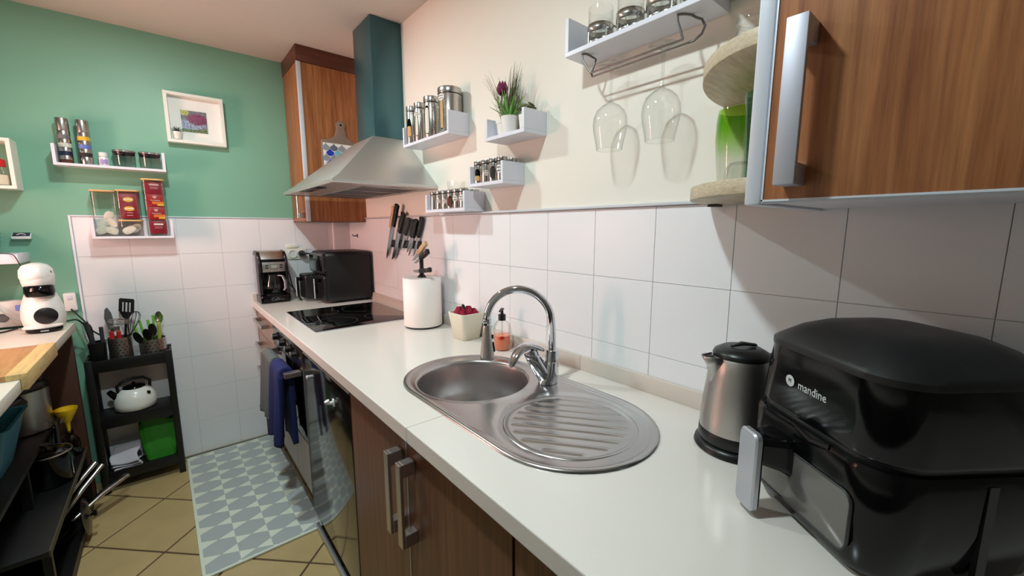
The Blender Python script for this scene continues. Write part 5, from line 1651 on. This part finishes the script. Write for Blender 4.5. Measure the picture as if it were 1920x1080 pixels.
# ================================================================== capsule coffee machine
dm_ = thing('capsule_machine', 'white rounded capsule coffee machine with black discs on the left worktop', 'coffee machine', (-0.452, 2.752, 0.90), math.radians(8))
def er(cx, cy, rx, ry, z, n=32):
    return [(cx + rx * math.cos(2 * PI * k / n), cy + ry * math.sin(2 * PI * k / n), z) for k in range(n)]
body = [er(0, 0.012, 0.058, 0.066, 0.001), er(0, 0.012, 0.064, 0.072, 0.010), er(0, 0.010, 0.070, 0.078, 0.055), er(0, 0.010, 0.066, 0.074, 0.100), er(0, 0.012, 0.055, 0.064, 0.140),
        er(0, 0.012, 0.046, 0.058, 0.165), er(0, 0.004, 0.047, 0.062, 0.190), er(0, -0.004, 0.052, 0.070, 0.215), er(0, -0.006, 0.053, 0.070, 0.245), er(0, -0.002, 0.049, 0.062, 0.272), er(0, 0.002, 0.036, 0.046, 0.290), er(0, 0.004, 0.014, 0.018, 0.298)]
obj('body', MB().loft(body), 'white_plastic', dm_, angle=80)
obj('head_hood', MB().loft([er(-0.004, -0.022, 0.048, 0.052, 0.228), er(-0.004, -0.024, 0.051, 0.056, 0.240), er(-0.004, -0.020, 0.049, 0.054, 0.268), er(-0.003, -0.014, 0.038, 0.042, 0.289), er(0, -0.010, 0.014, 0.016, 0.297)]), 'white_plastic', dm_, angle=60)
obj('visor', MB().loft([er(0, -0.020, 0.044, 0.052, 0.152), er(0, -0.024, 0.048, 0.057, 0.172), er(0, -0.022, 0.046, 0.055, 0.196), er(0, -0.018, 0.034, 0.040, 0.208)]), 'black_gloss', dm_, angle=70)
dsk = MB().lathe([(0, 0.003), (0.034, 0.002), (0.037, 0.0)], 32)
obj('round_disc', dsk.xf(Matrix.Translation((0.008, -0.0665, 0.066)) @ Matrix.Rotation(0.12, 4, 'Z') @ Matrix.Rotation(PI / 2, 4, 'X')), 'black_plastic', dm_)
obj('lever_mark', MB().lathe([(0, 0.002), (0.009, 0.002), (0.010, 0)], 16, sx=0.7, sy=1.5).xf(Matrix.Translation((0.040, -0.042, 0.250)) @ Matrix.Rotation(0.9, 4, 'Z') @ Matrix.Rotation(PI / 2, 4, 'X')), 'navy_print', dm_)
tr_ = obj('drip_tray', MB().loft([er(-0.002, -0.086, 0.052, 0.040, 0.002), er(-0.002, -0.086, 0.056, 0.044, 0.006), er(-0.002, -0.086, 0.056, 0.044, 0.020)]), 'black_gloss', dm_, angle=50)
obj('tray_grille', MB().loft([er(-0.006, -0.082, 0.060, 0.044, 0.0205), er(-0.006, -0.082, 0.061, 0.045, 0.026)]), 'white_plastic', tr_, angle=50)
obj('tray_badge', MB().box(-0.014, 0.010, -0.1312, -0.1290, 0.008, 0.013), 'aluminium', tr_)

# wall socket and cables by the capsule machine
t = thing('wall_socket', 'upright white wall socket on the green wall beside the capsule machine', 'socket', (-0.392, 2.98, 0.985))
obj('plate', MB().prism(rrect(-0.022, 0.022, -0.045, 0.045, 0.006), 'y', -0.020, -0.0006), 'white_plastic', t, bevel=0.003)
obj('switch', MB().box(-0.010, 0.010, -0.0225, -0.0195, 0.012, 0.032), 'white_lacquer', t, bevel=0.001)
def cable(label, pts, r=0.0032, m='cable_black'):
    p0 = pts[0]
    # smooth the control points
    P = [Vector(p) for p in pts]
    out_ = []
    for i in range(len(P) - 1):
        a, b, c, d = P[max(i - 1, 0)], P[i], P[i + 1], P[min(i + 2, len(P) - 1)]
        for q in range(6):
            s = q / 6.0
            out_.append(0.5 * ((2 * b) + (c - a) * s + (2 * a - 5 * b + 4 * c - d) * s * s + (3 * b - a - 3 * c + d) * s ** 3))
    out_.append(P[-1])
    o = tag(obj('cable', MB().tube([v - P[0] for v in out_], r, 7), m, None, angle=80), label, 'cable', 'cables by the capsule machine')
    o.location = p0
    return o
cable('black cable from the socket down to the black trolley', [(-0.392, 2.955, 0.950), (-0.372, 2.93, 0.925), (-0.345, 2.90, 0.890), (-0.325, 2.885, 0.860), (-0.322, 2.885, 0.800), (-0.315, 2.90, 0.740)])
cable('thick black cable hanging from the worktop edge behind the trolley', [(-0.405, 2.86, 0.906), (-0.368, 2.875, 0.906), (-0.345, 2.89, 0.870), (-0.320, 2.90, 0.835), (-0.290, 2.91, 0.800)], 0.0036)
cable('thin pale cable dangling beside the trolley', [(-0.380, 2.85, 0.903), (-0.355, 2.868, 0.880), (-0.352, 2.885, 0.820), (-0.338, 2.90, 0.770), (-0.322, 2.905, 0.745)], 0.0022, 'cable_pale')
cable('black cable lying left of the capsule machine', [(-0.545, 2.80, 0.9055), (-0.575, 2.74, 0.9045), (-0.62, 2.72, 0.9045), (-0.70, 2.70, 0.9045)], 0.0036)
cable('black cable drooping from the floating shelf', [(-0.595, 2.80, 1.2405), (-0.545, 2.775, 1.243), (-0.512, 2.758, 1.235), (-0.500, 2.758, 1.200), (-0.495, 2.775, 1.175)], 0.0018)
cable('pale cable curling on the worktop left of the capsule machine', [(-0.52, 2.86, 0.905), (-0.555, 2.86, 0.930), (-0.600, 2.87, 0.990), (-0.640, 2.90, 1.060)], 0.0035, 'cable_pale')
t = thing('power_strip', 'white power strip with a blue glow behind the capsule machine', 'power strip', (-0.585, 2.915, 0.90))
obj('housing', MB().box(-0.110, 0.060, -0.026, 0.026, 0.0006, 0.120), 'white_plastic', t, bevel=0.004)
obj('blue_plug', MB().box(0.028, 0.056, -0.034, -0.024, 0.074, 0.100), 'blue_light', t, bevel=0.003)
for q in range(2):
    obj('outlet', MB().lathe([(0.018, 0), (0.020, 0.002), (0.016, 0.002), (0.015, 0), (0, 0)], 20).xf(Matrix.Translation((-0.07 + q * 0.055, -0.0265, 0.045)) @ Matrix.Rotation(PI / 2, 4, 'X')), 'mid_grey', t)

# ================================================================== black slim trolley by the back wall
TX0, TX1, TY0, TY1 = -0.360, -0.030, 2.800, 2.960
tc_ = ((TX0 + TX1) / 2, (TY0 + TY1) / 2)
tr = thing('trolley', 'black slim three-tier trolley standing against the tiled back wall', 'trolley', (tc_[0], tc_[1], 0.0))
hx2, hy2 = (TX1 - TX0) / 2, (TY1 - TY0) / 2
for sx in (-1, 1):
    for sy in (-1, 1):
        x, y = sx * (hx2 - 0.014), sy * (hy2 - 0.012)
        obj('post', MB().box(x - 0.014, x + 0.014, y - 0.012, y + 0.012, 0.001, 0.705), 'black_satin', tr, bevel=0.002)
for zf, zr0, zr1 in ((0.655, 0.640, 0.700), (0.405, 0.345, 0.402), (0.095, 0.060, 0.112)):
    ty = obj('tray', MB().box(-hx2 + 0.004, hx2 - 0.004, -hy2 + 0.008, hy2 - 0.004, zf - 0.010, zf), 'black_satin', tr, bevel=0.001)
    obj('front_rail', MB().box(-hx2 + 0.026, hx2 - 0.026, -hy2, -hy2 + 0.010, zr0, zr1), 'black_satin', ty, bevel=0.002)
    for s in (-1, 1):
        a = (s * hx2 - 0.010, s * hx2) if s > 0 else (-hx2, -hx2 + 0.010)
        obj('side_rail', MB().box(a[0], a[1], -hy2 + 0.024, hy2 - 0.024, zr0, max(zr1, zf + 0.03)), 'black_satin', ty, bevel=0.002)

# perforated steel utensil pots
def utensil_pot(label, loc, r, h, rows, cols):
    t = thing('utensil_pot', label, 'utensil holder', loc, 0, 'perforated steel utensil pots')
    b = obj('body', MB().lathe([(0, 0.0008), (r, 0.0008), (r, h), (r - 0.0015, h), (r - 0.0015, 0.004), (0, 0.004)], 36), 'brushed_steel', t, angle=40)
    pm_ = MB()
    for q in range(rows):
        for k in range(cols):
            a = 2 * PI * (k + 0.5 * (q % 2)) / cols
            z = h * 0.14 + (h * 0.72) * q / max(1, rows - 1)
            cyl_patch(pm_, r + 0.0005, a, z, 0.0030 / r, 0.0030, 8)
    pp = obj('perforations', pm_, 'black_plastic', b)
    pp['kind'] = 'stuff'
    return t
UZ = 0.6555
utensil_pot('tall perforated steel pot crammed with utensils on the trolley', (-0.228, 2.880, UZ), 0.046, 0.140, 8, 16)
utensil_pot('lower perforated steel pot with lime green handles on the trolley', (-0.103, 2.882, UZ), 0.056, 0.112, 6, 18)
bxk = thing('utensil_holder', 'tall black plastic utensil holder at the left end of the trolley', 'utensil holder', (-0.312, 2.890, UZ))
obj('body', MB().loft([[(u, v, z) for u, v in rrect(-a, a, -b, b, 0.010, 4)] for z, a, b in ((0.0008, 0.026, 0.034), (0.125, 0.032, 0.042), (0.125, 0.029, 0.039), (0.006, 0.023, 0.031))]), 'black_plastic', bxk, angle=40)

def stick(label, name, cat, p0, p1, r, m, head=None, hm=None, grp='utensils standing on the trolley', hmat=None):
    """a utensil leaning from p0 (foot) to p1 (end); head(mb, M) adds the business end at p1 with its own frame"""
    p0, p1 = Vector(p0), Vector(p1)
    t = thing(name, label, cat, tuple(p0), 0, grp)
    d = p1 - p0
    obj('handle', MB().tube([(0, 0, 0), tuple(d * 0.5), tuple(d)], r, 10), m, t)
    if head:
        z = d.normalized()
        x = Vector((0.77, -0.64, 0))          # broad side turned to the room
        x = (x - z * x.dot(z)).normalized()
        y = z.cross(x)
        M = Matrix((x, y, z)).transposed().to_4x4()
        M.translation = d
        mb = MB()
        head(mb)
        obj('head', mb.xf(M), hmat or m, t, bevel=0.0008, seg=1)
    return t
def spatula_head(mb):
    w_, h_ = 0.040, 0.095
    bars = [(-w_, -w_ + 0.018), (-0.014, -0.005), (0.005, 0.014), (w_ - 0.018, w_)]
    for a, b in bars:
        mb.box(a, b, -0.0015, 0.0015, 0.026, h_ - 0.020)
    mb.prism([(-0.012, -0.010), (0.012, -0.010), (w_ * 0.92, 0.026), (-w_ * 0.92, 0.026)], 'y', -0.0015, 0.0015)
    mb.prism([(-w_, h_ - 0.020), (w_, h_ - 0.020), (w_, h_ - 0.006), (w_ - 0.006, h_), (-w_ + 0.006, h_), (-w_, h_ - 0.006)], 'y', -0.0015, 0.0015)
stick('black slotted spatula standing tallest in the steel pot', 'spatula', 'spatula', (-0.222, 2.892, UZ + 0.006), (-0.194, 2.900, 0.893), 0.005, 'black_plastic', spatula_head)
def skim_head(mb):
    for q in range(9):
        z = 0.006 + 0.0088 * q
        hw = math.sqrt(max(0, 0.041 ** 2 - (z - 0.041) ** 2))
        mb.tube([(-hw, 0, z), (-hw * 0.3, 0.0015 * (-1) ** q, z), (hw * 0.3, -0.0015 * (-1) ** q, z), (hw, 0, z)], 0.0013, 5)
    mb.tube([(0.041 * math.cos(2 * PI * k / 28), 0, 0.041 + 0.041 * math.sin(2 * PI * k / 28)) for k in range(28)], 0.0022, 6, closed=True)
sk_t = stick('wire skimmer with a round mesh head leaning forward in the pot', 'skimmer', 'skimmer', (-0.236, 2.872, UZ + 0.006), (-0.222, 2.858, 0.855), 0.003, 'steel', None)
mb = MB()
skim_head(mb)
obj('head', mb.xf(Matrix.Translation((0.014, -0.014, 0.205)) @ Matrix.Rotation(0.15, 4, 'Y') @ Matrix.Rotation(1.05, 4, 'X') @ Matrix.Translation((0, 0, -0.01))), 'steel', sk_t)
def blade_head(mb):
    mb.prism([(-0.012, 0), (0.012, 0), (0.026, 0.04), (0.024, 0.085), (0.010, 0.115), (-0.006, 0.105), (-0.020, 0.06)], 'y', -0.001, 0.001)
stick('broad steel cake slice rising behind the skimmer', 'cake_slice', 'utensil', (-0.244, 2.900, UZ + 0.006), (-0.258, 2.905, 0.835), 0.004, 'steel', blade_head, hmat='mid_grey')
stick('dark grey flat handle leaning left out of the black holder', 'knife_sharpener', 'utensil', (-0.312, 2.890, UZ + 0.012), (-0.340, 2.862, 0.893), 0.010, 'dark_grey')
stick('dark upright bar of a sharpening steel at the trolley left', 'sharpening_steel', 'utensil', (-0.290, 2.868, UZ + 0.012), (-0.288, 2.858, 0.860), 0.008, 'dark_grey')
t = thing('can_opener', 'red plastic can opener in the tall steel pot', 'can opener', (-0.240, 2.862, UZ + 0.006), 0, 'utensils standing on the trolley')
obj('handle', MB().box(-0.022, -0.004, -0.008, 0.008, 0.02, 0.172).box(0.004, 0.022, -0.008, 0.008, 0.02, 0.168), 'red_lid', t, bevel=0.004)
obj('jaw', MB().box(-0.015, 0.016, -0.006, 0.010, 0.166, 0.198), 'steel', t, bevel=0.003)
t = thing('balloon_whisk', 'wire balloon whisk bending right out of the tall pot', 'whisk', (-0.200, 2.866, UZ + 0.006), 0, 'utensils standing on the trolley')
obj('handle', MB().tube([(0, 0, 0), (0.012, 0.0, 0.13)], 0.005, 8), 'steel', t)
wm = MB()
for k in range(5):
    a = PI * k / 5
    pts = []
    for q in range(15):
        f = q / 14.0
        rad = 0.030 * math.sin(2 * PI * f) if False else 0.030 * math.sin(PI * f) * (1 if f < 0.5 else 1)
        s = -1 + 2 * f
        pts.append((0.012 + 0.25 * (0.13 * (1 - s * s)) + 0.026 * math.sin(PI * s) * math.cos(a), 0.026 * math.sin(PI * s) * math.sin(a), 0.13 + 0.13 * (1 - s * s)))
    wm.tube(pts, 0.0012, 5)
obj('wires', wm, 'charcoal_chrome', t)
# lower pot: lime handles, spoons
lime = [((-0.128, 2.878), (-0.168, 2.868, 0.848), 0.0065, 'short lime green handle leaning far left in the low pot'),
        ((-0.118, 2.888), (-0.145, 2.884, 0.868), 0.0065, 'lime green handle second from the left in the low pot'),
        ((-0.100, 2.900), (-0.113, 2.912, 0.862), 0.0075, 'hooked lime green handle in the middle of the low pot'),
        ((-0.090, 2.895), (-0.090, 2.904, 0.886), 0.0065, 'tallest lime green handle standing upright in the low pot')]
for (a, p1, r, lab) in lime:
    p0 = Vector((a[0], a[1], UZ + 0.008))
    p1 = Vector(p1)
    t = thing('lime_spatula', lab, 'utensil', tuple(p0), 0, 'lime handled utensils')
    d = p1 - p0
    obj('handle', MB().tube([tuple(d * 0.35), tuple(d * 0.7), tuple(d)], [r * 1.1, r * 1.6, r * 1.7], 8, flat=0.5), 'lime_plastic', t, bevel=0.001)
    obj('shaft', MB().tube([(0, 0, 0), tuple(d * 0.36)], 0.003, 8), 'steel', t)
def spoon_head(mb):
    mb.lathe([(0, -0.005), (0.015, -0.003), (0.024, 0.004), (0.022, 0.0045), (0.013, 0.000), (0, -0.002)], 18, (0, 0, 0), sy=1.45)
    mb.xf(Matrix.Translation((0, 0, 0.022)) @ Matrix.Rotation(PI / 2, 4, 'X'))
stick('olive wooden spoon with a grey steel bowl behind, at the right of the low pot', 'tasting_spoon', 'spoon', (-0.084, 2.890, UZ + 0.008), (-0.066, 2.895, 0.850), 0.004, 'lime_yellow', spoon_head, hmat='steel')
stick('olive green wooden handle at the right rim of the low pot', 'wooden_spoon', 'spoon', (-0.078, 2.868, UZ + 0.008), (-0.068, 2.862, 0.850), 0.008, 'lime_yellow')
stick('black nylon spoon drooping over the rim of the low pot', 'nylon_spoon', 'spoon', (-0.110, 2.868, UZ + 0.008), (-0.116, 2.846, 0.775), 0.005, 'black_plastic', spoon_head)
stick('black nylon ladle beside the drooping spoon in the low pot', 'nylon_ladle', 'ladle', (-0.128, 2.872, UZ + 0.008), (-0.150, 2.850, 0.765), 0.005, 'black_plastic', spoon_head)
stick('bronze coloured spoon catching light in the low pot', 'bronze_spoon', 'spoon', (-0.095, 2.868, UZ + 0.008), (-0.094, 2.858, 0.795), 0.004, 'steel', spoon_head, hmat='charcoal_chrome')

# enamel kettle on the middle tier
ke = thing('stovetop_kettle', 'white enamel whistling kettle on the middle trolley tier', 'kettle', (-0.200, 2.886, 0.4055), math.radians(10))
obj('body', MB().lathe([(0, 0.0006), (0.078, 0.0006), (0.085, 0.006), (0.087, 0.030), (0.083, 0.062), (0.070, 0.092), (0.050, 0.108), (0.045, 0.110)], 48), 'ceramic_white', ke, angle=60)
obj('lid', MB().lathe([(0.047, 0.109), (0.044, 0.118), (0.026, 0.125), (0.006, 0.127), (0.008, 0.134), (0.004, 0.140), (0, 0.141)], 32), 'black_gloss', ke, angle=60)
obj('handle', MB().tube([(-0.062, -0.004, 0.096), (-0.066, -0.006, 0.130), (-0.040, -0.004, 0.152), (0.0, 0, 0.158), (0.040, 0.004, 0.152), (0.066, 0.006, 0.130), (0.062, 0.004, 0.096)], 0.0075, 10), 'black_plastic', ke, angle=80)
obj('spout', MB().tube([(-0.068, 0.0, 0.070), (-0.090, -0.004, 0.100), (-0.096, -0.006, 0.112)], [0.018, 0.013, 0.012], 14), 'black_gloss', ke, angle=70)
obj('rivet', MB().lathe([(0, 0), (0.010, 0), (0.008, 0.003), (0, 0.004)], 14).xf(Matrix.Translation((0.048, -0.060, 0.082)) @ Matrix.Rotation(0.65, 4, 'Z') @ Matrix.Rotation(1.1, 4, 'X')), 'black_plastic', ke)

# bottom tier: green carrier bag and folded cloths
gb = thing('green_bag', 'bright green plastic bag on the bottom trolley tier', 'bag', (-0.125, 2.890, 0.0955))
def bag(u, v):
    a = u * 2 * PI
    rx = 0.066 + 0.012 * v
    ry = 0.034 * (1 - 0.55 * v)
    wob = 1 + 0.05 * math.sin(5 * a + 6 * v) + 0.03 * math.sin(11 * a + 3 * v)
    c, s = math.cos(a), math.sin(a)
    return (math.copysign(abs(c) ** 0.6, c) * rx * wob, math.copysign(abs(s) ** 0.6, s) * ry * wob, 0.001 + 0.215 * v + 0.012 * math.sin(3 * a + 1) * v)
obj('bag_body', MB().grid(bag, 40, 16), 'green_bag', gb, angle=80)
obj('bag_base', MB().prism(rrect(-0.060, 0.060, -0.030, 0.030, 0.02), 'z', 0.0008, 0.004), 'green_bag', gb)
for k, lab in enumerate(('lowest folded white cloth on the bottom trolley tier', 'middle folded white cloth on the bottom trolley tier', 'top folded white cloth draped upright on the bottom trolley tier')):
    t = tag(obj('folded_cloth', MB().grid(lambda u, v, k=k: (-0.060 + 0.110 * u + 0.006 * math.sin(7 * v + k), -0.040 + 0.070 * v, 0.004 + 0.004 * math.sin(5 * u + 3 * v + k) + (0.075 * v if k == 2 else 0.0)), 14, 10), 'cloth_white', None, solid=0.005, angle=80), lab, 'cloth', 'folded white cloths')
    t.location = (-0.262, 2.870, 0.099 + 0.013 * k)
    t.rotation_euler = (0, 0, math.radians(8 - 9 * k))

# ================================================================== black storage rack under the left worktop
rk = thing('storage_rack', 'black stepped storage rack under the left worktop', 'rack', (-0.66, 2.05, 0.0))
def RL(x0, x1, y0, y1, z0, z1):
    return MB().box(x0 + 0.66, x1 + 0.66, y0 - 2.05, y1 - 2.05, z0, z1)
obj('floor_board', RL(-0.95, -0.392, 1.25, 2.75, 0.004, 0.032), 'black_satin', rk, bevel=0.002)
obj('floor_edge', RL(-0.392, -0.388, 1.25, 2.75, 0.004, 0.034), 'edge_olive', rk)
obj('middle_board', RL(-0.95, -0.388, 1.90, 2.745, 0.282, 0.300), 'black_satin', rk, bevel=0.002)
obj('middle_edge', RL(-0.388, -0.384, 1.90, 2.745, 0.280, 0.302), 'edge_olive', rk)
obj('upper_board', RL(-0.95, -0.470, 1.60, 2.785, 0.452, 0.470), 'black_satin', rk, bevel=0.002)
for y in (1.62, 2.25, 2.75):
    obj('post', RL(-0.500, -0.474, y - 0.012, y + 0.012, 0.032, 0.452), 'black_satin', rk)
    obj('post', RL(-0.945, -0.920, y - 0.012, y + 0.012, 0.032, 0.452), 'black_satin', rk)
for y in (1.94, 2.732):
    obj('front_post', RL(-0.412, -0.390, y - 0.011, y + 0.011, 0.032, 0.282), 'black_satin', rk)
obj('back_board', RL(-0.97, -0.955, 1.25, 2.785, 0.004, 0.46), 'black_satin', rk)

pc = thing('pressure_cooker', 'tall steel pressure cooker with black lid under the left worktop', 'pot', (-0.548, 2.660, 0.4705))
obj('body', MB().lathe([(0, 0.0006), (0.082, 0.0006), (0.088, 0.006), (0.089, 0.185), (0.091, 0.188)], 44), 'brushed_steel', pc, angle=40)
obj('lid', MB().lathe([(0.0905, 0.188), (0.0925, 0.192), (0.0900, 0.206), (0.070, 0.222), (0.030, 0.230), (0, 0.231)], 40), 'black_plastic', pc, angle=50)
obj('lid_grip', MB().box(-0.020, 0.075, -0.022, 0.022, 0.218, 0.240), 'dark_grey', pc, bevel=0.006)
obj('handle', MB().tube([(0.030, -0.084, 0.150), (0.020, -0.115, 0.168), (-0.020, -0.170, 0.150), (-0.050, -0.220, 0.120)], [0.010, 0.014, 0.014, 0.012], 12, flat=1.2), 'black_plastic', pc, angle=70)

bb = thing('blue_bin', 'blue plastic tub on the rack at the left picture edge', 'tub', (-0.600, 2.270, 0.4705))
obj('wall', MB().loft([[(u, v, z) for u, v in rrect(-a, a, -b, b, 0.02, 5)] for z, a, b in ((0.0008, 0.075, 0.10), (0.185, 0.118, 0.14), (0.188, 0.126, 0.148), (0.185, 0.114, 0.136), (0.008, 0.072, 0.097))]), 'blue_plastic', bb, angle=40)
fu = thing('yellow_funnel', 'yellow plastic funnel standing in a bottle beside the trolley', 'funnel', (-0.424, 2.690, 0.420))
obj('cone', MB().lathe([(0.0045, -0.010), (0.0075, 0.030), (0.010, 0.045), (0.036, 0.098), (0.038, 0.108), (0.0395, 0.108), (0.0375, 0.097), (0.012, 0.044)], 32), 'yellow_plastic', fu, angle=40)
gbtl = thing('dark_bottle', 'dark glass bottle under the yellow funnel', 'bottle', (-0.424, 2.690, 0.3005))
obj('body', MB().lathe([(0, 0.0006), (0.028, 0.0006), (0.030, 0.004), (0.030, 0.070), (0.016, 0.096), (0.0125, 0.104), (0.0125, 0.122)], 26), 'smoke_glass', gbtl, angle=60)
cf = thing('glass_carafe', 'cut glass carafe beside the yellow funnel', 'carafe', (-0.440, 2.575, 0.3005))
fac = []
for z, r in ((0.0008, 0.034), (0.05, 0.036), (0.12, 0.032), (0.17, 0.026), (0.205, 0.024), (0.225, 0.030)):
    fac.append([(r * (1 if k % 2 else 0.9) * math.cos(2 * PI * k / 20), r * (1 if k % 2 else 0.9) * math.sin(2 * PI * k / 20), z) for k in range(20)])
obj('wall', MB().loft(fac, caps=False), 'window_glass', cf, angle=10)
obj('foot', MB().lathe([(0, 0.0006), (0.032, 0.0006), (0.032, 0.006), (0, 0.006)], 20), 'window_glass', cf)
sp_ = thing('black_saucepan', 'black saucepan with a glass lid on the rack', 'saucepan', (-0.456, 2.435, 0.3005))
obj('body', MB().lathe([(0, 0.0006), (0.062, 0.0006), (0.068, 0.008), (0.070, 0.130), (0.073, 0.133)], 40), 'black_gloss', sp_, angle=40)
ld = obj('lid', MB().lathe([(0.072, 0.134), (0.060, 0.142), (0.030, 0.149), (0, 0.151)], 40), 'smoke_glass', sp_, angle=60)
obj('lid_rim', MB().tube([(0.0725 * math.cos(2 * PI * k / 40), 0.0725 * math.sin(2 * PI * k / 40), 0.135) for k in range(40)], 0.0028, 8, closed=True), 'steel', ld)
obj('lid_knob', MB().lathe([(0.005, 0.150), (0.005, 0.160), (0.014, 0.164), (0.014, 0.172), (0, 0.174)], 20), 'black_plastic', ld)
# pans leaning at the end of the rack, handles sticking out over the floor
def frying_pan(label, c, handle_end, r, tilt):
    t = thing('frying_pan', label, 'pan', c, 0, 'pans on the rack floor')
    st = MB().lathe([(0, 0.0), (r * 0.82, 0.0), (r, 0.035), (r * 0.985, 0.035), (r * 0.80, 0.004), (0, 0.004)], 36)
    obj('pan', st, 'black_satin', t, angle=40)
    d = Vector(handle_end) - Vector(c)
    n = Vector((d.x, d.y, 0)).normalized()
    s = Vector((n.x * r * 0.98, n.y * r * 0.98, 0.030))
    m_ = s.lerp(d, 0.5) + Vector((0, 0, 0.010))
    obj('handle', MB().tube([tuple(s), tuple(m_), tuple(d)], [0.010, 0.018, 0.016], 10, flat=0.6, up=(0, 0, 1)), 'steel', t, angle=70)
    return t
frying_pan('black frying pan with long steel handle pointing at the trolley', (-0.520, 2.440, 0.0330), (-0.255, 2.690, 0.128), 0.115, 0)
frying_pan('black frying pan stacked on the other, its steel handle raised', (-0.530, 2.400, 0.0690), (-0.335, 2.650, 0.232), 0.110, 0)
frying_pan('uppermost small black pan with a short steel handle', (-0.535, 2.420, 0.1050), (-0.352, 2.625, 0.262), 0.095, 0)
t = thing('pan_lid', 'steel pan lid with a black knob leaning against the rack edge', 'lid', (-0.372, 2.435, 0.030))
obj('disc', MB().lathe([(0, 0.010), (0.05, 0.006), (0.080, 0.0), (0.082, 0.0015), (0.05, 0.0085), (0, 0.0125)], 36).xf(Matrix.Translation((-0.004, 0, 0.078)) @ Matrix.Rotation(PI / 2 - 0.10, 4, 'Y')), 'charcoal_chrome', t, angle=40)
obj('knob', MB().lathe([(0.005, 0), (0.005, 0.010), (0.014, 0.014), (0.013, 0.024), (0, 0.026)], 16).xf(Matrix.Translation((0.007, 0, 0.078)) @ Matrix.Rotation(PI / 2 - 0.10, 4, 'Y')), 'black_gloss', t, angle=40)
cn = thing('rusty_pan', 'rust-brown casserole in the dark lower left corner', 'pan', (-0.560, 1.90, 0.0330))
obj('body', MB().lathe([(0, 0.0006), (0.090, 0.0006), (0.100, 0.008), (0.104, 0.110), (0.100, 0.110), (0.095, 0.010), (0, 0.008)], 40), 'rust', cn, angle=40)
obj('handle', MB().tube([(0.100, -0.03, 0.085), (0.125, -0.02, 0.092), (0.125, 0.02, 0.092), (0.100, 0.03, 0.085)], 0.006, 8), 'white_plastic', cn)
sc = tag(obj('stacked_tub', MB().lathe([(0, 0.0006), (0.045, 0.0006), (0.055, 0.095), (0.058, 0.098), (0.052, 0.098), (0.043, 0.004), (0, 0.004)], 30), 'ceramic_white', None, angle=40), 'small white ribbed tub on the lowest rack board', 'tub')
sc.location = (-0.480, 1.72, 0.0335)
